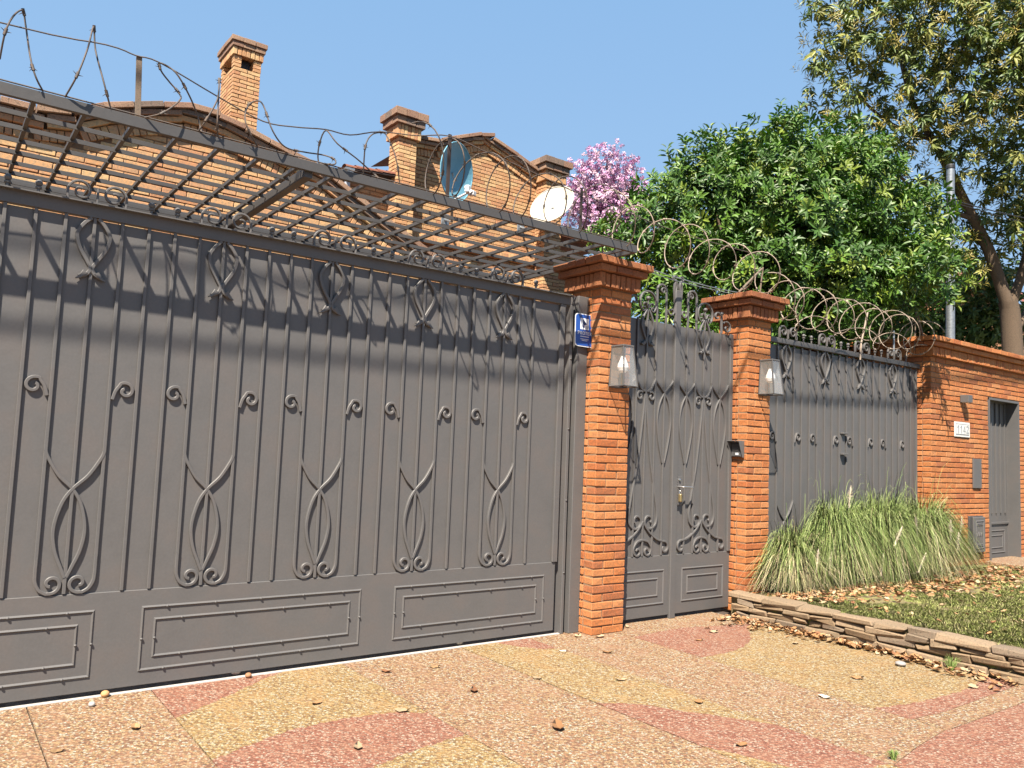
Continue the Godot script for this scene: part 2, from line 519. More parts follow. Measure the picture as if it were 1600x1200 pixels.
func unit_meshes() -> Dictionary:
	var d := {}
	var w := 0.019
	# tapering lily under the top rail: two strands that bulge, cross at the waist and end in leaf tips
	var s := Shape.new()
	var l := [Vector2(-0.018, 2.762), Vector2(-0.058, 2.718), Vector2(-0.086, 2.66), Vector2(-0.07, 2.585), Vector2(-0.022, 2.50), Vector2(-0.006, 2.465), Vector2(-0.02, 2.43), Vector2(-0.062, 2.408)]
	for p in [curve(l), curve(flip(l))]:
		s.strap(p, 0.021, -0.004, 0.019)
	for q in [-1.0, 1.0]:
		s.strap([Vector2(q * 0.03, 2.44), Vector2(q * 0.055, 2.408), Vector2(q * 0.078, 2.395)], 0.032, 0.004, 0.022, 0.004)
	d.lily = s.mesh()
	s = Shape.new()
	var c := spiral(Vector2(-0.235, 1.762), 0.012, 0.05, 420, 60, 26)
	c.append_array(curve([Vector2(-0.202, 1.79), Vector2(-0.182, 1.758), Vector2(-0.168, 1.708)], 5).slice(1))
	s.strap(c, w, -0.006, 0.013)
	d.scroll_l = s.mesh()
	s = Shape.new()
	s.strap(flip(c), w, -0.006, 0.013)
	d.scroll_r = s.mesh()
	# crossing lens with the two curls at its foot
	s = Shape.new()
	var x := [Vector2(-0.149, 1.40), Vector2(-0.135, 1.36), Vector2(-0.075, 1.26), Vector2(0, 1.183), Vector2(0.05, 1.095), Vector2(0.079, 0.96), Vector2(0.065, 0.84), Vector2(0.025, 0.735), Vector2(0.004, 0.685)]
	s.strap(curve(x), w, -0.006, 0.0125)
	s.strap(curve(flip(x)), w, -0.006, 0.0135)
	d.lens = s.mesh()
	for q in [-1.0, 1.0]:
		s = Shape.new()
		var f := [Vector2(-0.149, 0.80), Vector2(-0.149, 0.70), Vector2(-0.143, 0.655), Vector2(-0.122, 0.618), Vector2(-0.09, 0.598)]
		var g := curve(f)
		g.append_array(spiral(Vector2(-0.068, 0.652), 0.055, 0.014, 255, 615, 28))
		s.strap(g if q < 0 else flip(g), w, -0.006, 0.0125)
		d["foot_l" if q < 0 else "foot_r"] = s.mesh()
	# pair of scrolls that stands on the rail
	s = Shape.new()
	for q in [-1.0, 1.0]:
		var g := [Vector2(-0.152, 2.832), Vector2(-0.156, 2.88)]
		g.append_array(spiral(Vector2(-0.088, 2.905), 0.066, 0.013, 170, -300, 30))
		s.strap(g if q < 0 else flip(g), 0.013, -0.004, 0.018)
	s.strap([Vector2(0, 2.832), Vector2(0, 2.935)], 0.012, -0.004, 0.016)
	d.crest = s.mesh()
	s = Shape.new()
	s.lathe([Vector2(0.0001, 2.832), Vector2(0.008, 2.832), Vector2(0.008, 2.868), Vector2(0.017, 2.872), Vector2(0.017, 2.881), Vector2(0.009, 2.886)], Vector3.ZERO, 10)
	s.ball(Vector3(0, 2.902, 0), 0.02)
	d.knob = s.mesh()
	return d

func bar_mesh(y0: float, y1: float, w: float = 0.019) -> ArrayMesh:
	var key := "bar%d_%d_%d" % [roundi(y0 * 1000), roundi(y1 * 1000), roundi(w * 1000)]
	if not cache.has(key):
		var s := Shape.new()
		s.bevel_box(Vector3(0, (y0 + y1) / 2, (Z0 + Z1) / 2), Vector3(w, y1 - y0, Z1 - Z0), 0.002)
		cache[key] = s.mesh()
	return cache[key]

# a raised moulding round a rectangle, mitred, with rivet heads
func moulding(t: Node3D, x0: float, x1: float, y0: float, y1: float, z: float, rivets: bool) -> void:
	var s := Shape.new()
	var w := 0.009
	var d := 0.009
	var o := [Vector3(x0, y0, z), Vector3(x1, y0, z), Vector3(x1, y1, z), Vector3(x0, y1, z)]
	var cc := Vector3((x0 + x1) / 2, (y0 + y1) / 2, z)
	for i in 4:
		var a: Vector3 = o[i]
		var b: Vector3 = o[(i + 1) % 4]
		var ia := a + Vector3(signf(cc.x - a.x), signf(cc.y - a.y), 0) * w * 2
		var ib := b + Vector3(signf(cc.x - b.x), signf(cc.y - b.y), 0) * w * 2
		var ra := a + Vector3(signf(cc.x - a.x), signf(cc.y - a.y), 0) * w + Vector3(0, 0, d)
		var rb := b + Vector3(signf(cc.x - b.x), signf(cc.y - b.y), 0) * w + Vector3(0, 0, d)
		s.quad(a, b, rb, ra)
		s.quad(ra, rb, ib, ia)
	if rivets:
		var n := maxi(2, int((x1 - x0) / 0.27))
		for i in n:
			var u := x0 + (x1 - x0) * (i + 0.5) / n
			for yy in [y0 + w, y1 - w]:
				s.ball(Vector3(u, yy, z + 0.008), 0.0085, 0.8)
		for u in [x0 + w, x1 - w]:
			s.ball(Vector3(u, (y0 + y1) / 2, z + 0.008), 0.0085, 0.8)
	part("moulding", s.mesh(), M.paint, t)

func iron_unit(t: Node3D, d: Dictionary, cx: float, low: float, with_feet: bool) -> void:
	for k in [-2, -1, 0, 1, 2]:
		var y0 := 0.592
		if with_feet and absi(k) == 1:
			y0 = 0.79
		part("bar", bar_mesh(y0, 2.7655), M.paint, t, Vector3(cx + 0.1493 * k, 0, 0))
	part("lily_ornament", d.lily, M.paint, t, Vector3(cx, 0, 0))
	part("scroll", d.scroll_l, M.paint, t, Vector3(cx, 0, 0))
	part("scroll", d.scroll_r, M.paint, t, Vector3(cx, 0, 0))
	part("lens_ornament", d.lens, M.paint, t, Vector3(cx, low, 0))
	if with_feet:
		part("foot_scroll", d.foot_l, M.paint, t, Vector3(cx, 0, 0))
		part("foot_scroll", d.foot_r, M.paint, t, Vector3(cx, 0, 0))
	part("crest_scroll", d.crest, M.paint, t, Vector3(cx, 0, 0.02))
	for k in [-2, 2]:
		part("knob", d.knob, M.paint, t, Vector3(cx + 0.1493 * k, 0, 0.02))

func sliding_gate(d: Dictionary) -> void:
	var t := thing("sliding_gate", "wide dark grey sliding steel gate with scrollwork, beside the brick pillar", "gate")
	box_part("sheet", t, M.paint, -5.9, -0.004, 0.55, 2.756, -0.014, -0.007, 0.001)
	rail_lip(t, -5.9, 0.055)
	box_part("kick_plate", t, M.paint, -5.9, -0.01, 0.03, 0.588, -0.03, 0.004, 0.003)
	box_part("stile", t, M.paint, -0.052, 0.002, 0.59, 2.764, -0.006, 0.016, 0.003)
	for k in 7:
		iron_unit(t, d, -0.632 - 0.7466 * k, 0.0, true)
	for p in [[-1.512, -0.122], [-3.2, -1.77], [-4.88, -3.45]]:
		moulding(t, p[0], p[1], 0.109, 0.492, 0.004, true)
		moulding(t, p[0] + 0.072, p[1] - 0.08, 0.184, 0.418, 0.004, true)
	for x in [-0.9, -2.6, -4.3]:
		var s := Shape.new()
		s.lathe([Vector2(0.0001, -0.014), Vector2(0.035, -0.014), Vector2(0.035, 0.014), Vector2(0.0001, 0.014)], Vector3.ZERO, 16)
		var o := part("wheel", s.mesh(), M.steel, t, Vector3(x, 0.037, -0.05))
		o.rotation.x = PI / 2
	single("gate_track", box_mesh(Vector3(6.0, 0.008, 0.03), 0.001), M.white_strip, "pale strip on the pavement along the foot of the sliding gate", "track", Vector3(-2.96, 0.003, 0.018))

func rail_lip(t: Node3D, x0: float, x1: float) -> void:
	var o := part("top_rail", plate([Vector2(-0.03, 2.765), Vector2(0.019, 2.765), Vector2(0.019, 2.8355), Vector2(0.062, 2.8355), Vector2(0.062, 2.843), Vector2(-0.03, 2.843)], -(x1 - x0) / 2, (x1 - x0) / 2), M.paint, t, Vector3((x0 + x1) / 2, 0, 0))
	o.rotation.y = -PI / 2
	o.scale.x = 1.0

func gate_post() -> void:
	var t := thing("gate_post", "dark grey steel box post between sliding gate and brick pillar", "post", Vector3(0.15, 0, 0))
	box_part("column", t, M.paint, -0.035, 0.082, 0.0, 2.852, -0.12, 0.052, 0.004)
	box_part("guide_channel", t, M.paint, -0.105, -0.075, 0.0, 2.762, -0.1, 0.034, 0.003)
	box_part("channel_back", t, M.paint, -0.075, -0.035, 0.0, 2.762, -0.12, -0.02, 0.002)
	var s := Shape.new()
	for y in [0.5, 1.1, 1.7, 2.3]:
		s.ball(Vector3(-0.09, y, 0.034), 0.009, 0.7)
	part("bolt", s.mesh(), M.paint, t)

func security_sign() -> void:
	var t := thing("security_sign", "blue and white security company sign on the grey gate post", "sign", Vector3(0.168, 2.553, 0.075))
	var pts := []
	var w := 0.103
	var h := 0.143
	var r := 0.03
	for q in [[1, 1, 0], [-1, 1, 90], [-1, -1, 180], [1, -1, 270]]:
		for i in 6:
			var a := deg_to_rad(q[2] + i * 18.0)
			pts.append(Vector2(q[0] * (w - r) + cos(a) * r, q[1] * (h - r) + sin(a) * r))
	part("plate", plate(pts, 0.0, 0.003), M.sign_white, t)
	var ins := []
	for p in pts:
		ins.append(Vector2(p.x * 0.93, p.y * 0.95))
	part("blue_face", plate(ins, 0.003, 0.0045), M.sign_blue, t)
	part("emblem_panel", box_mesh(Vector3(0.092, 0.098, 0.002), 0.0005), M.sign_white, t, Vector3(-0.002, 0.055, 0.0055))
	var e := [Vector2(-0.022, 0.022), Vector2(-0.006, 0.022), Vector2(-0.006, 0.045), Vector2(0.022, 0.052), Vector2(0.014, 0.062), Vector2(0.004, 0.075), Vector2(-0.004, 0.083), Vector2(-0.012, 0.09), Vector2(-0.02, 0.095)]
	part("emblem", plate(e, 0.0065, 0.008), M.sign_dark, t)
	part("emblem_corner", box_mesh(Vector3(0.03, 0.026, 0.001), 0.0003), M.pvc, t, Vector3(0.026, 0.026, 0.007))
	text_part("lettering", "PROTEK", 0.03, M.sign_white, t, Vector3(0.0, -0.026, 0.0052))
	for q in [[-0.055, 0.095, 0.006], [-0.078, 0.09, 0.005], [-0.09, 0.06, 0.005]]:
		part("small_print", box_mesh(Vector3(q[1], q[2], 0.001), 0.0003), M.sign_white, t, Vector3(0.0, q[0], 0.0052))
	t.rotation_degrees = Vector3(-2.5, -3.0, -1.0)

func text_part(called: String, words: String, size: float, m: Material, parent: Node3D, at: Vector3) -> void:
	var tm := TextMesh.new()
	var f := SystemFont.new()
	f.font_names = PackedStringArray(["Droid Sans"])
	f.font_weight = 700
	tm.font = f
	tm.text = words
	tm.font_size = 64
	tm.pixel_size = size / 46.0
	tm.depth = 0.0015
	part(called, tm, m, parent, at)

func plate(pts: Array, z0: float, z1: float) -> ArrayMesh:        # an extruded outline, anticlockwise
	var s := Shape.new()
	var pv := PackedVector2Array()
	for p in pts:
		pv.append(p)
	var idx := Geometry2D.triangulate_polygon(pv)
	for i in range(0, idx.size(), 3):
		var a := pv[idx[i]]
		var b := pv[idx[i + 1]]
		var c := pv[idx[i + 2]]
		if (b - a).cross(c - a) < 0.0:
			var q := b
			b = c
			c = q
		s.tri(Vector3(a.x, a.y, z1), Vector3(b.x, b.y, z1), Vector3(c.x, c.y, z1))
		s.tri(Vector3(a.x, a.y, z0), Vector3(c.x, c.y, z0), Vector3(b.x, b.y, z0))
	var n := pv.size()
	for i in n:
		var a := pv[i]
		var b := pv[(i + 1) % n]
		s.quad(Vector3(a.x, a.y, z0), Vector3(b.x, b.y, z0), Vector3(b.x, b.y, z1), Vector3(a.x, a.y, z1))
	return s.mesh()

# one leaf of the pedestrian gate; q = -1 the left leaf, +1 the right one
func gate_leaf(t: Node3D, q: float) -> void:
	var mid := 1.416
	var cx := mid + q * 0.404
	var leaf := Node3D.new()
	leaf.name = "leaf"
	t.add_child(leaf, true)
	leaf.position = Vector3(cx, 0, 0)
	var x_in := -q * 0.39
	var x_out := q * 0.432
	var a := minf(x_in, x_out)
	var b := maxf(x_in, x_out)
	box_part("sheet", leaf, M.paint, a, b, 0.55, 2.762, -0.014, -0.007, 0.001)
	box_part("kick_plate", leaf, M.paint, a, b, 0.035, 0.583, -0.024, 0.006, 0.003)
	box_part("stile", leaf, M.paint, minf(x_out, x_out - q * 0.045), maxf(x_out, x_out - q * 0.045), 0.585, 2.77, -0.006, 0.02, 0.003)
	var p0 := a + 0.115
	var p1 := b - 0.095
	moulding(leaf, p0, p1, 0.14, 0.457, 0.006, false)
	moulding(leaf, p0 + 0.075, p1 - 0.08, 0.213, 0.383, 0.006, false)
	var w := 0.0185
	for k in [-0.25, -0.125, 0.0, 0.125, 0.25]:
		var top := 2.775
		if absf(k * q + 0.125) < 0.01 or absf(k * q + 0.25) < 0.01:
			top = 3.066
		part("bar", bar_mesh(0.585, top), M.paint, leaf, Vector3(k, 0, 0))
	# upper curls under the V
	for z in [-1.0, 1.0]:
		var g := [Vector2(z * 0.128, 2.225), Vector2(z * 0.115, 2.19), Vector2(z * 0.065, 2.12), Vector2(z * 0.012, 2.094), Vector2(z * 0.03, 2.088)]
		var s := Shape.new()
		s.strap(curve(g.slice(0, 4)), w, -0.006, 0.0135)
		var sp := spiral(Vector2(-0.075, 2.05), 0.046, 0.012, 50, 420, 26)
		s.strap(sp if z < 0 else flip(sp), w, -0.006, 0.0135)
		part("scroll", s.mesh(), M.paint, leaf)
		# long leg that runs from the crossing down to a curl
		s = Shape.new()
		var leg := [Vector2(-0.008, 2.07), Vector2(-0.03, 1.85), Vector2(-0.085, 1.45), Vector2(-0.155, 1.12), Vector2(-0.183, 0.97), Vector2(-0.172, 0.885), Vector2(-0.135, 0.845)]
		var path := curve(leg)
		path.append_array(spiral(Vector2(-0.083, 0.905), 0.078, 0.02, 230, 590, 30))
		s.strap(path if z < 0 else flip(path), w, -0.006, 0.0125)
		part("long_scroll", s.mesh(), M.paint, leaf)
		# spreading foot
		s = Shape.new()
		var ft := curve([Vector2(-0.004, 0.90), Vector2(-0.03, 0.86), Vector2(-0.1, 0.79), Vector2(-0.19, 0.735), Vector2(-0.265, 0.715)])
		ft.append_array(spiral(Vector2(-0.288, 0.652), 0.064, 0.016, 75, 395, 24))
		s.strap(ft if z < 0 else flip(ft), w, -0.006, 0.0145)
		part("foot_scroll", s.mesh(), M.paint, leaf)
		s = Shape.new()
		var sm := curve([Vector2(0, 0.735), Vector2(-0.07, 0.715), Vector2(-0.112, 0.66), Vector2(-0.105, 0.615)])
		sm.append_array(spiral(Vector2(-0.062, 0.632), 0.046, 0.014, 200, 520, 20))
		s.strap(sm if z < 0 else flip(sm), w, -0.006, 0.0145)
		part("foot_scroll", s.mesh(), M.paint, leaf)
		# side lens
		s = Shape.new()
		var lx: float = z * 0.25
		for u in [-1.0, 1.0]:
			s.strap(curve([Vector2(lx - u * 0.13, 2.245), Vector2(lx - u * 0.10, 2.19), Vector2(lx, 2.095), Vector2(lx + u * 0.065, 1.98), Vector2(lx + u * 0.09, 1.82), Vector2(lx + u * 0.065, 1.64), Vector2(lx + u * 0.012, 1.44)]), 0.014, -0.006, 0.0115 + 0.001 * u)
		part("lens_ornament", s.mesh(), M.paint, leaf)
		# lily strands below the hoop
		s = Shape.new()
		s.strap(curve([Vector2(z * 0.012, 2.86), Vector2(z * 0.055, 2.79), Vector2(z * 0.078, 2.71), Vector2(z * 0.05, 2.635), Vector2(z * 0.02, 2.575), Vector2(z * 0.04, 2.535), Vector2(z * 0.078, 2.53)]), w, -0.005, 0.016)
		s.strap([Vector2(z * 0.04, 2.55), Vector2(z * 0.068, 2.53), Vector2(z * 0.088, 2.535)], 0.034, 0.004, 0.024, 0.006)
		s.strap(curve([Vector2(z * 0.008, 2.875), Vector2(z * 0.03, 2.915), Vector2(z * 0.055, 2.92), Vector2(z * 0.058, 2.9)]), 0.011, 0.0, 0.022)
		part("lily_ornament", s.mesh(), M.paint, leaf)
	var s2 := Shape.new()
	var hoop := spiral(Vector2(0, 2.925), 0.108, 0.108, -42, 222, 34)
	s2.strap(hoop, 0.015, -0.004, 0.018)
	for z in [-1.0, 1.0]:
		var cu := spiral(Vector2(-0.06, 2.87), 0.03, 0.01, 200, 500, 14)
		s2.strap(cu if z < 0 else flip(cu), 0.011, -0.004, 0.018)
	s2.strap([Vector2(0, 2.76), Vector2(0, 2.955)], 0.013, -0.004, 0.014)
	part("hoop", s2.mesh(), M.paint, leaf)
	s2 = Shape.new()
	s2.ball(Vector3(0, 2.968, 0.006), 0.024, 0.85)
	part("knob", s2.mesh(), M.paint, leaf)
	# crook next to the meeting stile, and the curl that leans on it
	s2 = Shape.new()
	var cr := [Vector2(-q * 0.125, 3.06)]
	cr.append_array(flip_if(spiral(Vector2(0.1875, 3.065), 0.0625, 0.0625, 180, 0, 20), q > 0))
	s2.strap(cr.slice(1), 0.018, -0.006, 0.011)
	s2.strap(flip_if(spiral(Vector2(0.205, 3.07), 0.034, 0.01, 0, 400, 20), q > 0), 0.012, -0.004, 0.011)
	var hk := [Vector2(-q * 0.27, 2.90)]
	hk.append_array(flip_if(spiral(Vector2(0.315, 2.885), 0.045, 0.014, 170, 520, 22), q > 0))
	s2.strap(hk.slice(1), 0.014, -0.004, 0.018)
	s2.strap(curve([Vector2(-q * 0.358, 2.87), Vector2(-q * 0.366, 2.95), Vector2(-q * 0.352, 3.10), Vector2(-q * 0.36, 3.18)]), 0.013, -0.004, 0.018)
	part("crook", s2.mesh(), M.paint, leaf)
	# step down towards the pillar
	s2 = Shape.new()
	s2.strap([Vector2(q * 0.252, 2.76), Vector2(q * 0.252, 2.945)], 0.013, -0.004, 0.018)
	s2.strap(flip_if(spiral(Vector2(0.185, 2.925), 0.05, 0.012, 20, 330, 20), q < 0), 0.012, -0.004, 0.018)
	s2.strap(flip_if(spiral(Vector2(0.335, 2.825), 0.072, 0.014, 150, -250, 30), q < 0), 0.014, -0.004, 0.018)
	s2.ball(Vector3(q * 0.252, 2.962, 0.006), 0.021, 0.85)
	part("side_scroll", s2.mesh(), M.paint, leaf)
	if q > 0:
		var h := Node3D.new()
		h.name = "lock"
		leaf.add_child(h)
		h.position = Vector3(1.472 - cx, 1.2, 0.02)
		box_part("lock_plate", h, M.paint, -0.03, 0.05, -0.15, 0.12, 0.0, 0.004, 0.002)
		var s := Shape.new()
		s.tube([Vector3(0, 0, 0.0), Vector3(0, 0, 0.05), Vector3(0.02, 0.0, 0.06), Vector3(0.13, -0.003, 0.06)], 0.009, 8)
		part("lever", s.mesh(), M.steel, h, Vector3(-0.01, 0.02, 0.004))
		s = Shape.new()
		s.bevel_box(Vector3.ZERO, Vector3(0.03, 0.075, 0.03), 0.006)
		part("padlock", s.mesh(), M.brass, h, Vector3(0.0, -0.085, 0.02))
		s = Shape.new()
		s.tube([Vector3(-0.01, 0, 0), Vector3(-0.01, 0.03, 0), Vector3(0.0, 0.042, 0), Vector3(0.01, 0.03, 0), Vector3(0.01, 0, 0)], 0.004, 6)
		part("shackle", s.mesh(), M.steel, h, Vector3(0.0, -0.05, 0.02))
		s = Shape.new()
		s.lathe([Vector2(0.0001, 0), Vector2(0.011, 0), Vector2(0.011, 0.014), Vector2(0.0001, 0.016)], Vector3.ZERO, 12)
		var cy := part("cylinder", s.mesh(), M.steel, h, Vector3(-0.005, 0.085, 0.004))
		cy.rotation.x = PI / 2

func flip_if(pts: Array, yes: bool) -> Array:
	return flip(pts) if yes else pts

func pedestrian_gate() -> void:
	var t := thing("pedestrian_gate", "tall dark grey double leaf steel gate between the two brick pillars", "gate")
	gate_leaf(t, -1.0)
	gate_leaf(t, 1.0)
	box_part("meeting_stile", t, M.paint, 1.376, 1.452, 0.0, 3.10, -0.005, 0.024, 0.004)
	var s := Shape.new()
	s.strap(curve([Vector2(1.385, 2.95), Vector2(1.376, 3.05), Vector2(1.392, 3.14), Vector2(1.375, 3.2)]), 0.016, -0.004, 0.02)
	s.strap(curve([Vector2(1.443, 2.95), Vector2(1.452, 3.05), Vector2(1.436, 3.14), Vector2(1.453, 3.2)]), 0.016, -0.004, 0.02)
	s.strap(spiral(Vector2(1.366, 3.21), 0.034, 0.01, 20, 330, 18), 0.012, -0.004, 0.02)
	s.strap(spiral(Vector2(1.462, 3.21), 0.034, 0.01, 160, -150, 18), 0.012, -0.004, 0.02)
	part("crown_scroll", s.mesh(), M.paint, t)

func fence_panel(d: Dictionary) -> void:
	var t := thing("fence_panel", "fixed dark grey steel fence panel behind the tall grass", "fence")
	box_part("sheet", t, M.paint, 2.64, 6.055, 0.2, 2.752, -0.014, -0.007, 0.001)
	box_part("top_rail", t, M.paint, 2.64, 6.055, 2.772, 2.828, -0.02, 0.03, 0.003)
	box_part("kick_plate", t, M.paint, 2.64, 6.055, 0.2, 0.588, -0.02, 0.006, 0.003)
	for k in 4:
		iron_unit(t, d, 3.172 + 0.7466 * k, -0.32, false)
	for x in [2.72, 5.86, 6.0]:
		part("bar", bar_mesh(0.592, 2.765), M.paint, t, Vector3(x, 0, 0))
	# letter slot
	var s := Shape.new()
	s.bevel_box(Vector3(4.286, 1.73, 0.002), Vector3(0.085, 0.25, 0.012), 0.002)
	part("slot_plate", s.mesh(), M.paint, t)
	box_part("slot_flap", t, M.paint, 4.235, 4.337, 1.84, 1.862, 0.004, 0.05, 0.003)
	box_part("slot_flap", t, M.paint, 4.235, 4.337, 1.598, 1.62, 0.004, 0.05, 0.003)

# ------------------------------------------------------------------ things on the pillars
func wall_lantern(at: Vector3, label: String) -> void:
	var t := thing("wall_lantern", label, "lamp", at, "glass wall lanterns on the pillars")
	var tw := 0.058
	var bw := 0.082
	var h := 0.34
	var d0 := 0.15
	var d1 := 0.19
	box_part("back_plate", t, M.paint, -tw, tw, -0.01, h, 0.0, 0.012, 0.002)
	var top := [Vector3(-tw, h, 0.012), Vector3(tw, h, 0.012), Vector3(tw, h, d0), Vector3(-tw, h, d0)]
	var bot := [Vector3(-bw, 0, 0.012), Vector3(bw, 0, 0.012), Vector3(bw, 0, d1), Vector3(-bw, 0, d1)]
	box_part("roof_plate", t, M.paint, -tw - 0.006, tw + 0.006, h, h + 0.014, 0.0, d0 + 0.006, 0.002)
	for i in 4:
		var s := Shape.new()
		s.tube([bot[i], top[i]], 0.007, 4)
		part("frame_bar", s.mesh(), M.paint_dark, t)
		s = Shape.new()
		s.tube([bot[i], bot[(i + 1) % 4]], 0.006, 4)
		part("frame_bar", s.mesh(), M.paint_dark, t)
	for i in [1, 2, 3]:
		var j: int = (i + 1) % 4
		var s := Shape.new()
		var n: Vector3 = (bot[j] - bot[i]).cross(top[i] - bot[i]).normalized() * 0.0015
		var c: Vector3 = (bot[i] + bot[j] + top[i] + top[j]) / 4
		var q := []
		for sg in [-1.0, 1.0]:
			for p in [bot[i], bot[j], top[j], top[i]]:
				q.append(p + n * sg)
		s.out_quad(q[0], q[1], q[2], q[3], c + n * 0.0)
		s.out_quad(q[4], q[5], q[6], q[7], c)
		for e in 4:
			s.out_quad(q[e], q[(e + 1) % 4], q[4 + (e + 1) % 4], q[4 + e], c)
		part("pane", s.mesh(), M.glass, t)
	var s3 := Shape.new()
	s3.lathe([Vector2(0.0001, 0.33), Vector2(0.022, 0.33), Vector2(0.022, 0.262), Vector2(0.0001, 0.262)].map(func(p): return p), Vector3(0, 0.0, 0.09), 12)
	part("socket", s3.mesh(), M.paint_dark, t)
	s3 = Shape.new()
	s3.lathe([Vector2(0.0001, 0.115), Vector2(0.02, 0.118), Vector2(0.04, 0.135), Vector2(0.05, 0.163), Vector2(0.045, 0.19), Vector2(0.027, 0.235), Vector2(0.018, 0.262)], Vector3(0, 0, 0.09), 16)
	part("bulb", s3.mesh(), M.bulb, t)

func intercom() -> void:
	var t := thing("intercom", "small grey door intercom with hood on the second brick pillar", "intercom", Vector3(2.262, 1.6, 0.09))
	t.rotation.y = -PI / 2
	box_part("housing", t, M.paint, -0.062, 0.062, -0.075, 0.075, 0.0, 0.03, 0.004)
	box_part("speaker_grille", t, M.paint_dark, -0.05, 0.05, -0.02, 0.06, 0.03, 0.036, 0.002)
	for i in 5:
		box_part("grille_slat", t, M.paint, -0.045, 0.03, -0.012 + i * 0.014, -0.006 + i * 0.014, 0.036, 0.04, 0.001)
	box_part("call_panel", t, M.steel, -0.052, 0.052, -0.068, -0.026, 0.03, 0.038, 0.002)
	box_part("call_button", t, M.sign_white, -0.004, 0.03, -0.058, -0.036, 0.038, 0.042, 0.001)
	box_part("hood", t, M.paint, -0.072, 0.072, 0.078, 0.086, 0.0, 0.09, 0.002)
	for q in [-1.0, 1.0]:
		var s := Shape.new()
		var a := Vector3(q * 0.068, 0.08, 0.0)
		var b := Vector3(q * 0.068, 0.08, 0.088)
		var c := Vector3(q * 0.068, -0.08, 0.03)
		var d := Vector3(q * 0.068, -0.08, 0.0)
		var o := Vector3(0.004 * q, 0, 0)
		var cc := (a + b + c + d) / 4 + o / 2
		s.out_quad(a, b, c, d, cc)
		s.out_quad(a + o, b + o, c + o, d + o, cc)
		for e in [[a, b], [b, c], [c, d], [d, a]]:
			s.out_quad(e[0], e[1], e[1] + o, e[0] + o, cc)
		part("hood_cheek", s.mesh(), M.paint, t)

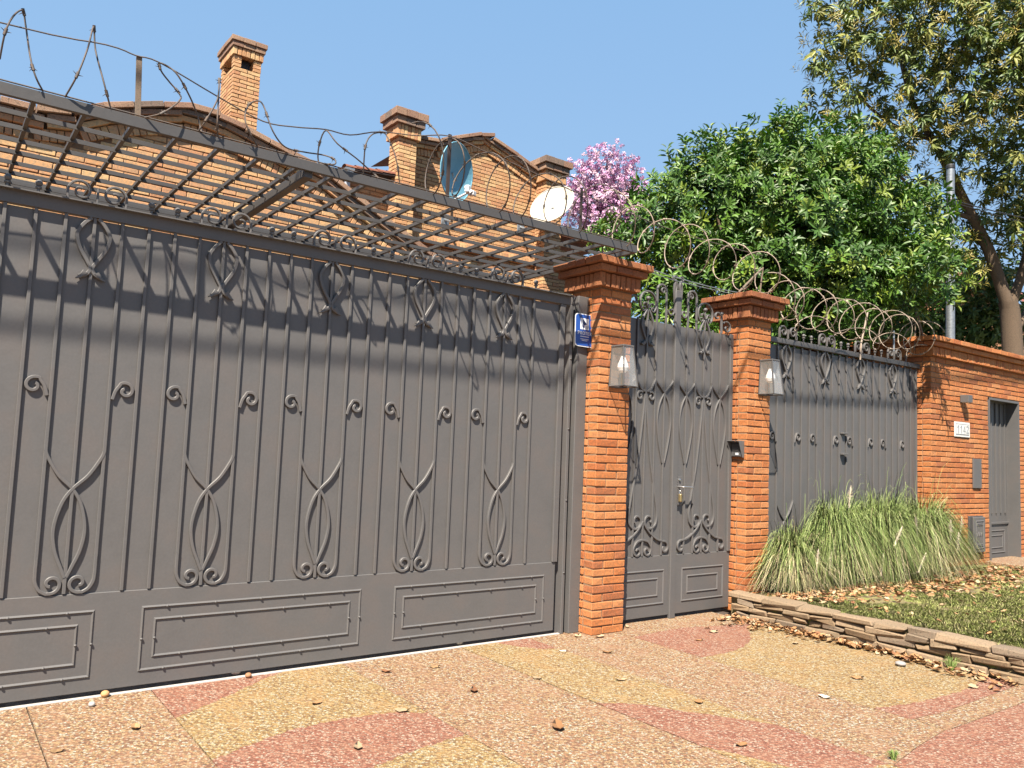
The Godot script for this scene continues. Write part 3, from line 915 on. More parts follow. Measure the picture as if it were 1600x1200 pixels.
# ------------------------------------------------------------------ right-hand building
func right_building() -> void:
	var t := thing("brick_gatehouse", "low orange brick building at the right with a recessed grey door", "building")
	var zf := 0.17
	brick_ring(t, M.bricks, 6.05, 7.69, -0.2, zf, 0.14, 41, 0.268, "F")
	brick_ring(t, M.bricks, 7.69, 8.70, -0.2, zf, 0.14 + CH * 35, 6, 0.26, "F")
	var core := Shape.new()
	core.span(6.061, 7.688, -0.05, 3.18, -0.26, zf - 0.01)
	core.span(7.688, 8.702, 2.512, 3.18, -0.26, zf - 0.01)
	core.span(8.702, 9.6, -0.05, 3.18, -0.26, zf - 0.01)
	core.span(6.061, 6.3, -0.05, 3.18, -3.2, -0.26)
	core.span(9.36, 9.6, -0.05, 3.18, -3.2, -0.26)
	core.span(6.3, 9.36, -0.05, 3.18, -3.2, -2.96)
	part("mortar", core.mesh(), M.mortar, t)
	var side := part("side_wall", box_mesh(Vector3(0.02, 0.2, 0.02)), M.mortar, t, Vector3(6.15, 1.0, -0.5))
	for k in 41:
		var y := 0.14 + CH * (k + 0.5)
		var zz := zf - 0.112
		var n := 1 if k < 35 else 5
		for i in n:
			var l := 0.25 if (i > 0 or k % 2 == 0) else 0.13
			brick(side, M.bricks, Vector3(6.105, y, zz - l / 2) - side.position, l - 0.011, BH, 0.11, true)
			zz -= l
	var pier := part("door_pier", box_mesh(Vector3(0.02, 0.2, 0.02)), M.mortar, t, Vector3(9.0, 1.0, 0.0))
	for k in 41:
		brick(pier, M.bricks, Vector3(8.83, 0.14 + CH * (k + 0.5), zf - 0.055) - pier.position, 0.25, BH, 0.11)
		brick(pier, M.bricks, Vector3(9.09, 0.14 + CH * (k + 0.5), zf - 0.055) - pier.position, 0.25, BH, 0.11)
	# cornice
	var co := part("cornice", box_mesh(Vector3(3.5, 0.02, 0.2)), M.mortar, t, Vector3(7.8, 3.17, -0.1))
	var o := -co.position
	soldier_run(co, o, 6.0, 9.65, zf + 0.05, 2.93, 3.052, 0.064, 0.1)
	soldier_run(co, o, 5.955, 9.65, zf + 0.09, 3.054, 3.118, 0.26, 0.14)
	soldier_run(co, o, 5.92, 9.65, zf + 0.128, 3.12, 3.182, 0.24, 0.18)
	soldier_side(co, o, zf + 0.05 - 0.1, -2.4, 6.0, 2.93, 3.052, 0.064, 0.1)
	soldier_side(co, o, zf + 0.09 - 0.14, -2.4, 5.955, 3.054, 3.118, 0.26, 0.14)
	soldier_side(co, o, zf + 0.128 - 0.18, -2.4, 5.92, 3.12, 3.182, 0.24, 0.18)
	box_part("roof_slab", t, M.concrete, 6.07, 9.55, 3.06, 3.16, -3.1, -0.27, 0.01)
	# door
	var d := part("door", box_mesh(Vector3(0.96, 2.28, 0.03), 0.002), M.paint, t, Vector3(8.195, 1.345, 0.0))
	var fr := Shape.new()
	fr.span(-0.503, -0.463, -1.16, 1.165, 0.0, 0.18)
	fr.span(0.463, 0.503, -1.16, 1.165, 0.0, 0.18)
	fr.span(-0.503, 0.503, 1.135, 1.165, 0.0, 0.182)
	part("door_frame", fr.mesh(), M.paint, d, Vector3(0, 0, 0.0))
	for k in 6:
		var s := Shape.new()
		s.bevel_box(Vector3(-0.375 + 0.15 * k, 0.32, 0.024), Vector3(0.015, 1.6, 0.022), 0.002)
		part("bar", s.mesh(), M.paint, d)
	var ls := Shape.new()
	for u in [-1.0, 1.0]:
		ls.strap(curve([Vector2(-0.3 - u * 0.12, 0.08), Vector2(-0.3, -0.10), Vector2(-0.3 + u * 0.075, -0.3), Vector2(-0.3 + u * 0.05, -0.5), Vector2(-0.3, -0.58)]), 0.015, 0.012, 0.042)
		ls.strap(spiral(Vector2(-0.3 + u * 0.065, -0.6), 0.05, 0.012, 90, 90 + u * 330, 20), 0.014, 0.012, 0.042)
		ls.strap(curve([Vector2(-0.3, 1.08), Vector2(-0.3 - u * 0.08, 0.98), Vector2(-0.3 - u * 0.05, 0.86), Vector2(-0.3, 0.77), Vector2(-0.3 + u * 0.06, 0.7)]), 0.015, 0.012, 0.042)
	part("door_scroll", ls.mesh(), M.paint, d)
	var s4 := Shape.new()
	s4.bevel_box(Vector3(0, -0.62, 0.024), Vector3(0.94, 0.03, 0.022), 0.002)
	part("cross_rail", s4.mesh(), M.paint, d)
	moulding(d, -0.4, 0.36, -1.05, -0.72, 0.016, false)
	moulding(d, -0.33, 0.29, -0.98, -0.79, 0.016, false)
	s4 = Shape.new()
	s4.tube([Vector3(-0.36, -0.56, 0.02), Vector3(-0.36, -0.56, 0.07), Vector3(-0.24, -0.56, 0.07)], 0.01, 8)
	part("handle", s4.mesh(), M.steel, d)

func soldier_run(p: Node3D, o: Vector3, x0: float, x1: float, z1: float, y0: float, y1: float, w: float, dep: float) -> void:
	var n := roundi((x1 - x0) / w)
	var l := (x1 - x0) / n
	for i in n:
		brick(p, M.bricks.slice(0, 7), o + Vector3(x0 + l * (i + 0.5), (y0 + y1) / 2, z1 - dep / 2 + rng.randf_range(-0.002, 0.002)), l - 0.006, y1 - y0 - 0.006, dep)

func soldier_side(p: Node3D, o: Vector3, za: float, zb: float, x0: float, y0: float, y1: float, w: float, dep: float) -> void:
	var n := roundi((za - zb) / w)
	var l := (za - zb) / n
	for i in n:
		brick(p, M.bricks.slice(0, 7), o + Vector3(x0 + dep / 2, (y0 + y1) / 2, za - l * (i + 0.5)), l - 0.006, y1 - y0 - 0.006, dep, true)

func gatehouse_fittings() -> void:
	var zf := 0.174
	var t := thing("house_number", "white tiled house number plate reading 1142 on orange brick wall", "number plate", Vector3(6.88, 2.016, zf))
	part("border_tile", box_mesh(Vector3(0.43, 0.2, 0.012), 0.002), M.tile_white, t, Vector3(0, 0, 0.004))
	for q in [[0, 0.07, 0.37, 0.01], [0, -0.07, 0.37, 0.01], [-0.18, 0, 0.012, 0.15], [0.18, 0, 0.012, 0.15]]:
		part("border_line", box_mesh(Vector3(q[2], q[3], 0.002), 0.0005), M.tile_grey, t, Vector3(q[0], q[1], 0.011))
	for i in 4:
		var dt := part("digit_tile", box_mesh(Vector3(0.082, 0.125, 0.006), 0.001), M.tile_white, t, Vector3(-0.129 + 0.086 * i, 0, 0.012))
		text_part("digit", "1142"[i], 0.105, M.tile_grey, dt, Vector3(0, 0, 0.0038))
	var s := Shape.new()
	s.bevel_box(Vector3(0, 0, 0.055), Vector3(0.115, 0.1, 0.11), 0.003)
	var l := thing("wall_light", "small square grey wall light above the house number", "lamp", Vector3(6.90, 2.43, zf))
	part("housing", s.mesh(), M.paint, l)
	part("lens", box_mesh(Vector3(0.08, 0.006, 0.08), 0.001), M.bulb, l, Vector3(0, -0.052, 0.055))
	var v := thing("cover_plate", "plain flat grey cover plate on brick wall beside the recessed door", "plate", Vector3(7.30, 1.435, zf))
	part("plate", box_mesh(Vector3(0.24, 0.40, 0.02), 0.003), M.paint, v, Vector3(0, 0, 0.008))
	var m := thing("meter_box", "dark grey meter box with raised door panel, low on the brick wall", "meter box", Vector3(7.26, 0.61, zf))
	part("frame", box_mesh(Vector3(0.40, 0.50, 0.03), 0.004), M.paint_dark, m, Vector3(-0.02, 0, 0.006))
	var dr := part("box_door", box_mesh(Vector3(0.34, 0.47, 0.024), 0.005), M.paint, m, Vector3(0.02, 0, 0.033))
	moulding(dr, -0.12, 0.12, -0.19, 0.19, 0.012, false)
	moulding(dr, -0.09, 0.09, 0.12, 0.16, 0.012, false)
	moulding(dr, -0.09, 0.09, -0.16, -0.12, 0.012, false)
	var es := Shape.new()
	for q in [-0.05, 0.0, 0.05]:
		es.strap([Vector2(q - 0.02, -0.02), Vector2(q, 0.03), Vector2(q + 0.02, -0.02)], 0.01, 0.012, 0.018)
	part("embossed_mark", es.mesh(), M.paint, dr)

# ------------------------------------------------------------------ canopy and wires
func canopy() -> void:
	var t := thing("steel_canopy", "flat dark grey steel lattice canopy overhanging the sliding gate", "canopy")
	var x0 := -6.0
	var x1 := 0.40
	box_part("front_beam", t, M.paint_dark, x0, x1, 3.205, 3.268, 0.425, 0.455, 0.002)
	box_part("end_beam", t, M.paint_dark, x1 - 0.03, x1, 3.205, 3.262, -1.3, 0.424, 0.002)
	box_part("back_beam", t, M.paint_dark, x0, x1, 3.20, 3.262, -1.335, -1.301, 0.002)
	box_part("support_beam", t, M.paint_dark, -2.53, -2.475, 3.17, 3.235, -1.3, 0.424, 0.002)
	box_part("support_beam", t, M.paint_dark, -5.03, -4.975, 3.17, 3.235, -1.3, 0.424, 0.002)
	for k in 7:
		var z := 0.19 - 0.2375 * k
		box_part("long_slat", t, M.paint_dark, x0, x1 - 0.031, 3.200, 3.227, z - 0.004, z + 0.004, 0.001)
	for k in 27:
		var x := -4.005 - 0.2385 * 8 + 0.2385 * k
		if absf(x + 2.5) < 0.06 or absf(x + 5.0) < 0.06 or x > x1 - 0.1:
			continue
		box_part("cross_slat", t, M.paint_dark, x - 0.011, x + 0.011, 3.213, 3.2395, -1.3, 0.4245, 0.0015)
	for x in [-5.0, -2.5, 0.30]:
		box_part("canopy_post", t, M.paint_dark, x - 0.04, x + 0.04, 0.0, 3.169 if x < 0 else 3.2, -1.29, -1.21, 0.004)

func barb(s: Shape, p: Vector3, t: Vector3) -> void:
	var u := t.cross(Vector3(0.3, 0.8, 0.5)).normalized()
	var w := t.cross(u)
	for q in [u, -u, w]:
		s.tube([p, p + (q + t * 0.4).normalized() * 0.028], 0.0035, 4, 0.0008)
	s.tube([p - t * 0.018, p + t * 0.018], 0.0085, 5)

func razor(called: String, pts: Array, r: float, label: String, m: Material, grp: String, step: int = 9) -> void:
	var s := Shape.new()
	s.tube(pts, r, 5)
	for i in range(step / 2, pts.size() - 1, step):
		barb(s, pts[i], (pts[i + 1] - pts[i]).normalized())
	single(called, s.mesh(), m, label, "wire", Vector3.ZERO, grp)

func helix(x0: float, x1: float, y0: float, y1: float, z0: float, z1: float, r: float, turns: float, wob: float) -> Array:
	var out := []
	var n := int(turns * 26)
	for i in n + 1:
		var t := float(i) / n
		var a := TAU * turns * t
		var rr := r * (1.0 + wob * sin(a * 0.37 + 1.0) + wob * 0.6 * sin(a * 0.91))
		out.append(Vector3(lerpf(x0, x1, t) + 0.05 * sin(a * 0.53), lerpf(y0, y1, t) + cos(a) * rr, lerpf(z0, z1, t) + sin(a) * rr))
	return out

func wires() -> void:
	var g := "razor wire along the wall top"
	var top := [Vector3(-6, 3.5, 0.45), Vector3(-4.18, 3.57, 0.45), Vector3(-3.70, 3.62, 0.45), Vector3(-3.55, 3.61, 0.45), Vector3(-3.42, 3.61, 0.45), Vector3(-3.09, 3.51, 0.45), Vector3(-2.82, 3.44, 0.45), Vector3(-2.62, 3.46, 0.45), Vector3(-2.42, 3.50, 0.45), Vector3(-2.25, 3.51, 0.45), Vector3(-2.04, 3.59, 0.45), Vector3(-1.76, 3.64, 0.45), Vector3(-1.49, 3.71, 0.45), Vector3(-1.17, 3.68, 0.44), Vector3(-0.76, 3.66, 0.4), Vector3(-0.23, 3.62, 0.35), Vector3(0.4, 3.66, 0.2), Vector3(1.0, 3.65, 0.1), Vector3(1.76, 3.63, 0.1), Vector3(2.6, 3.64, 0.1)]
	var s := Shape.new()
	s.tube(curve(top, 4), 0.0042, 5)
	single("tension_wire", s.mesh(), M.wire, "upper taut brown wire above the canopy edge and gate", "wire")
	s = Shape.new()
	s.tube([Vector3(-6, 3.277, 0.45), Vector3(-3, 3.276, 0.452), Vector3(-1, 3.277, 0.45), Vector3(0.36, 3.275, 0.45)], 0.0045, 5)
	single("tension_wire", s.mesh(), M.wire, "lower wire lying along the top of the canopy front beam", "wire")
	s = Shape.new()
	s.tube(curve([Vector3(0.62, 3.2, 0.2), Vector3(1.2, 3.19, 0.12), Vector3(1.8, 3.18, 0.1), Vector3(2.4, 3.185, 0.12), Vector3(2.5, 3.18, 0.1)], 4), 0.005, 5)
	s.tube(curve([Vector3(0.62, 3.185, 0.18), Vector3(1.2, 3.165, 0.1), Vector3(1.8, 3.165, 0.08), Vector3(2.5, 3.175, 0.08)], 4), 0.004, 5)
	single("gate_cable", s.mesh(), M.galv, "grey twin cable strung between the two pillar tops", "cable")
	var loops := [
		[Vector3(-4.17, 3.38, 0.45), Vector3(-4.16, 3.50, 0.52), Vector3(-4.13, 3.61, 0.49), Vector3(-4.09, 3.69, 0.40), Vector3(-4.07, 3.62, 0.39), Vector3(-4.04, 3.42, 0.47), Vector3(-4.01, 3.32, 0.49), Vector3(-3.97, 3.272, 0.45)],
		[Vector3(-3.87, 3.272, 0.45), Vector3(-3.83, 3.38, 0.52), Vector3(-3.79, 3.55, 0.49), Vector3(-3.76, 3.72, 0.40), Vector3(-3.74, 3.60, 0.39), Vector3(-3.70, 3.41, 0.47), Vector3(-3.65, 3.272, 0.45)],
		[Vector3(-3.48, 3.272, 0.45), Vector3(-3.40, 3.30, 0.52), Vector3(-3.31, 3.41, 0.49), Vector3(-3.30, 3.49, 0.40), Vector3(-3.35, 3.54, 0.39), Vector3(-3.41, 3.57, 0.44), Vector3(-3.42, 3.61, 0.45), Vector3(-3.35, 3.55, 0.52), Vector3(-3.26, 3.45, 0.49), Vector3(-3.19, 3.37, 0.42), Vector3(-3.17, 3.28, 0.44)],
		[Vector3(-3.19, 3.272, 0.45), Vector3(-3.16, 3.34, 0.50), Vector3(-3.10, 3.49, 0.47), Vector3(-3.08, 3.64, 0.40), Vector3(-3.09, 3.50, 0.45), Vector3(-3.10, 3.35, 0.50), Vector3(-3.08, 3.272, 0.45)],
		[Vector3(-2.84, 3.272, 0.45), Vector3(-2.91, 3.33, 0.50), Vector3(-2.94, 3.41, 0.49), Vector3(-2.90, 3.53, 0.40), Vector3(-2.85, 3.58, 0.39), Vector3(-2.83, 3.53, 0.47), Vector3(-2.78, 3.37, 0.52), Vector3(-2.68, 3.31, 0.47), Vector3(-2.53, 3.34, 0.39), Vector3(-2.40, 3.35, 0.40), Vector3(-2.36, 3.31, 0.48), Vector3(-2.36, 3.275, 0.50), Vector3(-2.39, 3.275, 0.46), Vector3(-2.42, 3.30, 0.38), Vector3(-2.44, 3.39, 0.41), Vector3(-2.42, 3.49, 0.46), Vector3(-2.36, 3.40, 0.52), Vector3(-2.21, 3.35, 0.49), Vector3(-2.08, 3.31, 0.44), Vector3(-2.03, 3.272, 0.45)],
		[Vector3(-2.14, 3.275, 0.45), Vector3(-2.17, 3.43, 0.52), Vector3(-2.12, 3.53, 0.49), Vector3(-2.02, 3.60, 0.42), Vector3(-1.96, 3.61, 0.39), Vector3(-1.92, 3.44, 0.47), Vector3(-1.87, 3.275, 0.45)],
	]
	for i in loops.size():
		razor("razor_wire", curve(loops[i], 5), 0.0048, "thin razor wire loop on the canopy edge, %s" % ["leftmost of all at the picture edge", "narrow upright spike left of the pale strip", "open bow just right of the pale strip", "thin spike before the tall chimney", "long tangled one right of the tall chimney", "hoop left of the square corner stack"][i], M.wire, g, 11)
	razor("razor_wire", helix(-1.8, 0.1, 3.49, 3.48, 0.45, 0.42, 0.205, 6.6, 0.13), 0.0052, "brown razor wire coil above the canopy in front of the satellite dishes", M.wire, g, 6)
	razor("razor_wire", helix(0.05, 2.75, 3.46, 3.43, 0.4, 0.12, 0.2, 6.8, 0.12), 0.0048, "pale razor wire coil above the pedestrian gate", M.wire_pale, g, 5)
	razor("razor_wire", helix(2.5, 5.9, 3.19, 3.11, 0.24, 0.2, 0.21, 11.2, 0.11), 0.0052, "tight rusty razor wire coil above the fence panel", M.wire_pale, g, 5)
	razor("razor_wire", helix(2.6, 5.9, 3.02, 2.99, 0.2, 0.18, 0.10, 4.0, 0.3), 0.005, "loose stray wire drooping under the coil on the fence panel", M.wire_pale, g, 12)
	# supports
	single("wire_support", box_mesh(Vector3(0.03, 0.345, 0.01), 0.001), M.wood, "weathered pale upright strip carrying the wire above the canopy", "post", Vector3(-3.52, 3.44, 0.44)).rotation.z = 0.05
	single("wire_support", box_mesh(Vector3(0.026, 0.46, 0.012), 0.001), M.rust, "dark rusty upright carrying the wire in front of the blue dish", "post", Vector3(-1.485, 3.497, 0.44))
	single("wire_support", box_mesh(Vector3(0.02, 0.36, 0.012), 0.001), M.rust, "dark rusty upright carrying the wire at the canopy's right end", "post", Vector3(-0.23, 3.447, 0.44))
	s = Shape.new()
	s.tube([Vector3(2.15, 3.175, 0.15), Vector3(2.66, 3.52, 0.05)], 0.012, 5)
	s.tube([Vector3(2.62, 3.174, 0.05), Vector3(2.68, 3.54, 0.05)], 0.009, 5)
	single("wire_support", s.mesh(), M.wood, "slanting rusty rods carrying the coil on the second pillar", "post")
	s = Shape.new()
	s.tube([Vector3(6.1, 3.183, 0.05), Vector3(5.98, 3.52, 0.02)], 0.016, 5)
	s.tube([Vector3(5.93, 3.0, 0.02), Vector3(5.97, 3.5, 0.02)], 0.008, 5)
	single("wire_support", s.mesh(), M.wood, "pale slanting stake at the corner of the brick gatehouse", "post")
	s = Shape.new()
	s.tube([Vector3(4.58, 2.74, 0.05), Vector3(4.62, 2.95, 0.04), Vector3(4.78, 3.34, 0.03)], 0.012, 5)
	single("wire_support", s.mesh(), M.wire_pale, "bent rusty rod rising from the middle of the fence panel", "post")
	s = Shape.new()
	s.tube([Vector3(5.45, 2.83, 0.0), Vector3(5.45, 3.2, 0.0)], 0.013, 6)
	single("wire_support", s.mesh(), M.galv, "short grey upright on the right part of the fence rail", "post")

# ------------------------------------------------------------------ houses behind
func prof_y(prof: Array, x: float) -> float:
	for i in prof.size() - 1:
		var a: Vector2 = prof[i]
		var b: Vector2 = prof[i + 1]
		if x >= a.x and x <= b.x:
			return lerpf(a.y, b.y, (x - a.x) / (b.x - a.x))
	return prof[0].y if x < prof[0].x else prof[prof.size() - 1].y

func gable(t: Node3D, prof: Array, z: float, y_base: float, y_vis: float, x_lo: float, x_hi: float, skip: Array = []) -> void:
	var pts := [Vector2(prof[0].x, y_base), Vector2(prof[prof.size() - 1].x, y_base)]
	for i in range(prof.size() - 1, -1, -1):
		pts.append(prof[i] - Vector2(0, 0.06))
	part("wall", plate(pts, z - 0.25, z - 0.009), M.mortar_house, t)
	# bricks of the face, nearest first into parts, the rest joined
	var n := 0
	var rest := {}
	var rows := int((8.0 - y_vis) / CH)
	for k in range(rows, -1, -1):
		var y := y_vis + CH * (k + 0.5)
		var x := x_lo + (0.125 if k % 2 == 1 else 0.0) + rng.randf_range(-0.02, 0.02)
		while x < x_hi:
			var l := 0.255
			var top := minf(prof_y(prof, x), prof_y(prof, x + l)) - 0.27
			if y + CH / 2 < top:
				if n < 298:
					brick(t, M.house, Vector3(x + l / 2, y, z - 0.045 + rng.randf_range(-0.003, 0.003)), l - 0.012, BH, 0.09)
					n += 1
				else:
					var q := pick(M.house.size())
					if not rest.has(q):
						rest[q] = Shape.new()
					rest[q].bevel_box(Vector3(x + l / 2, y, z - 0.045 + rng.randf_range(-0.003, 0.003)), Vector3(l - 0.012, BH, 0.09), 0.004, 0.0025, rng)
			x += l
	for q in rest:
		stuff(part("brick_courses", rest[q].mesh(), M.house[q], t))
	# raking cornice of three corbelled rows that follows the outline
	var rake := part("coping", box_mesh(Vector3(0.02, 0.02, 0.02)), M.cope[0], t, Vector3(prof[0].x + 0.2, prof[0].y - 0.2, z - 0.1))
	var len := 0.0
	var seg := []
	for i in prof.size() - 1:
		seg.append(len)
		len += (prof[i + 1] - prof[i]).length()
	for row in [[0.235, 0.068, 0.12, 0.03, 0], [0.135, 0.26, 0.06, 0.075, 0], [0.07, 0.26, 0.06, 0.115, 1], [0.0, 0.3, 0.065, 0.155, 2]]:
		var pos := 0.0
		while pos < len - row[1] * 0.5:
			var m: float = pos + row[1] / 2
			var i := 0
			while i < seg.size() - 1 and seg[i + 1] < m:
				i += 1
			var a: Vector2 = prof[i]
			var b: Vector2 = prof[i + 1]
			var dv := (b - a).normalized()
			var nv := Vector2(-dv.y, dv.x)
			var p: Vector2 = a + dv * (m - seg[i]) - nv * (row[0] + row[2] / 2)
			if row[4] == 0 and row[0] > 0.2:
				p = a + dv * (m - seg[i]) - nv * (0.21 + row[2] / 2 - 0.01)
			var mats: Array = M.cope if row[4] > 0 else M.house
			var dd: float = 0.2 + row[3]
			var o := brick(rake, mats, Vector3(p.x, p.y, z - 0.2 + dd / 2) - rake.position, row[1] - 0.008, row[2] - 0.004, dd, false, "coping_brick")
			o.rotation.z = dv.angle()
			pos += row[1]

func house_left() -> void:
	var t := thing("brick_house", "pale orange brick house with curved gable behind the canopy", "house", Vector3.ZERO, "brick houses behind the gate")
	var prof := []
	for p in [[-7.0, 4.67], [-3.75, 4.67], [-3.42, 4.72], [-3.1, 4.88], [-2.7, 5.01], [-2.3, 5.115], [-2.12, 5.115], [-1.8, 5.06], [-1.14, 4.885], [-0.74, 4.79], [-0.3, 4.56], [0.15, 4.34], [0.63, 4.115], [1.3, 3.8], [2.2, 3.4]]:
		prof.append(Vector2(p[0], p[1]))
	gable(t, prof, -3.8, -0.2, 2.95, -4.9, 2.2)
	# roof slopes behind the gable
	var s := Shape.new()
	s.quad(Vector3(-2.2, 5.0, -4.06), Vector3(2.2, 3.2, -4.06), Vector3(2.2, 3.2, -6.3), Vector3(-2.2, 5.0, -6.3))
	s.quad(Vector3(-7.0, 3.9, -4.06), Vector3(-2.2, 5.0, -4.06), Vector3(-2.2, 5.0, -6.3), Vector3(-7.0, 3.9, -6.3))
	part("roof", s.mesh(), M.tile, t)

func house_right() -> void:
	var t := thing("brick_house", "taller orange brick house with small gable between two chimney stacks", "house", Vector3.ZERO, "brick houses behind the gate")
	var prof := []
	for p in [[2.1, 6.93], [2.6, 6.98], [3.0, 7.15], [3.4, 7.31], [3.7, 7.385], [3.86, 7.33], [4.3, 7.2], [4.65, 7.08], [5.0, 6.98], [5.3, 6.95]]:
		prof.append(Vector2(p[0], p[1]))
	gable(t, prof, -6.9, -0.2, 4.6, 2.1, 5.3)
	# projecting string course and the lower wall to its left and right
	box_part("lower_wall", t, M.mortar_house, 0.9, 2.09, -0.2, 5.9, -7.2, -6.92, 0.005)
	var lw := part("lower_face", box_mesh(Vector3(0.02, 0.02, 0.02)), M.mortar_house, t, Vector3(1.5, 5.0, -7.0))
	for k in 22:
		for i in 5:
			var x := 0.92 + 0.25 * i + (0.1 if k % 2 else 0.0)
			if x < 1.95:
				brick(lw, M.house, Vector3(x + 0.12, 4.4 + CH * k, -6.955) - lw.position, 0.24, BH, 0.09)
	for y in [5.15, 4.55]:
		var sc := part("string_course", box_mesh(Vector3(3.2, 0.03, 0.05)), M.house[3], t, Vector3(3.7, y + 0.085, -6.89))
		for i in 46:
			brick(sc, M.house, Vector3(2.14 + 0.0685 * i, y, -6.87) - sc.position, 0.062, 0.125, 0.1, false, "soldier_brick")
	var s := Shape.new()
	s.quad(Vector3(3.7, 7.28, -7.16), Vector3(5.6, 6.6, -7.16), Vector3(5.6, 6.6, -8.6), Vector3(3.7, 7.28, -8.6))
	s.quad(Vector3(2.2, 6.86, -7.16), Vector3(3.7, 7.28, -7.16), Vector3(3.7, 7.28, -8.6), Vector3(2.2, 6.86, -8.6))
	part("roof", s.mesh(), M.tile, t)
	box_part("wing_wall", t, M.mortar_house, 5.39, 6.7, -0.2, 5.55, -7.2, -6.92, 0.005)
	var wf := part("wing_face", box_mesh(Vector3(0.02, 0.02, 0.02)), M.mortar_house, t, Vector3(6.0, 5.0, -7.0))
	for k in 24:
		for i in 6:
			var x := 5.40 + 0.25 * i - (0.12 if k % 2 else 0.0)
			if x > 5.38 and x < 6.45:
				brick(wf, M.house, Vector3(x + 0.12, 3.95 + CH * k, -6.955) - wf.position, 0.24, BH, 0.09)
	var wr := Shape.new()
	wr.bevel_box(Vector3(6.05, 5.78, -7.5), Vector3(1.5, 0.05, 1.6), 0.01)
	var wro := part("wing_roof", wr.mesh(), M.tile, t)
	wro.rotation.z = 0.0
	# eave of red tiles with gutter, left of the first stack
	var ev := part("eave", box_mesh(Vector3(0.9, 0.05, 2.4), 0.01), M.rust, t, Vector3(1.36, 6.03, -7.85))
	ev.rotation.z = 0.1
	for i in 5:
		for r in 6:
			var ts := Shape.new()
			var pts := []
			for k in 7:
				var a := PI * k / 6
				pts.append(Vector2(cos(a) * 0.09, sin(a) * 0.055))
			for k in 6:
				ts.quad(Vector3(-0.14, pts[k].y, pts[k].x), Vector3(-0.14, pts[k + 1].y, pts[k + 1].x), Vector3(0.14, pts[k + 1].y - 0.02, pts[k + 1].x), Vector3(0.14, pts[k].y - 0.02, pts[k].x))
			if not cache.has("tile"):
				cache["tile"] = ts.mesh()
			part("roof_tile", cache["tile"], M.tile, ev, Vector3(-0.38 + 0.19 * i, 0.03 + 0.004 * (i % 2), 1.12 - 0.2 * r))
	s = Shape.new()
	var gp := []
	for k in 9:
		var a := PI + PI * k / 8
		gp.append(Vector2(cos(a) * 0.075, sin(a) * 0.075))
	for k in 8:
		s.quad(Vector3(gp[k].x, gp[k].y, 0), Vector3(gp[k + 1].x, gp[k + 1].y, 0), Vector3(gp[k + 1].x, gp[k + 1].y, -2.4), Vector3(gp[k].x, gp[k].y, -2.4))
		s.tri(Vector3(0, 0, 0.001), Vector3(gp[k].x, gp[k].y, 0.001), Vector3(gp[k + 1].x, gp[k + 1].y, 0.001))
	s.span(-0.075, 0.075, -0.005, 0.012, -2.4, 0.0)
	part("gutter", s.mesh(), M.galv, t, Vector3(0.92, 5.985, -6.64))
	box_part("downpipe", t, M.pvc, 0.93, 1.01, 4.2, 5.93, -6.90, -6.82, 0.006)

func stack(label: String, x0: float, x1: float, z0: float, z1: float, y0: float, y_sh: float, y_top: float, open: bool, ov: float) -> void:
	var t := thing("chimney", label, "chimney", Vector3((x0 + x1) / 2, y0, (z0 + z1) / 2), "brick chimney stacks")
	var hx := (x1 - x0) / 2
	var hz := (z1 - z0) / 2
	var n := int((y_sh - y0) / CH)
	var nb := n - (3 if open else 0)
	brick_ring(t, M.house, -hx, hx, -hz, hz, 0.0, nb, 0.25, "FLBR")
	var core := Shape.new()
	core.span(-hx + 0.01, hx - 0.01, 0, nb * CH - 0.004, -hz + 0.01, hz - 0.01)
	part("mortar", core.mesh(), M.mortar_house, t)
	if open:
		for q in [[-1, -1], [1, -1], [-1, 1], [1, 1]]:
			for k in 3:
				brick(t, M.house, Vector3(q[0] * (hx - 0.065), CH * (nb + k + 0.5), q[1] * (hz - 0.065)), 0.128, BH, 0.13)
			var cs := Shape.new()
			cs.box(Vector3(q[0] * (hx - 0.065), CH * (nb + 1.5), q[1] * (hz - 0.065)), Vector3(0.11, CH * 3, 0.11))
			part("flue_corner", cs.mesh(), M.mortar_house, t)
		box_part("flue", t, M.black, -hx + 0.15, hx - 0.15, nb * CH, (nb + 3) * CH, -hz + 0.15, hz - 0.15, 0.002)
	var y := n * CH
	var top := y_top - y0
	var h := top - y
	var cap := part("cap", box_mesh(Vector3(hx * 2, h * 0.9, hz * 2)), M.mortar_house, t, Vector3(0, y + h / 2, 0))
	var rows := [[0.0, 0.45, 0.35, 0.07], [0.45, 0.72, 0.7, 0.2], [0.72, 1.0, 1.0, 0.2]]
	for i in 3:
		var r: Array = rows[i]
		var e: float = ov * r[2]
		soldier_ring(cap, M.house if i == 0 else M.cope, -hx - e, hx + e, -hz - e, hz + e, -h / 2 + h * r[0], -h / 2 + h * r[1], r[3], "cap_brick", "FBLR", 0.12 + e * 0.5)

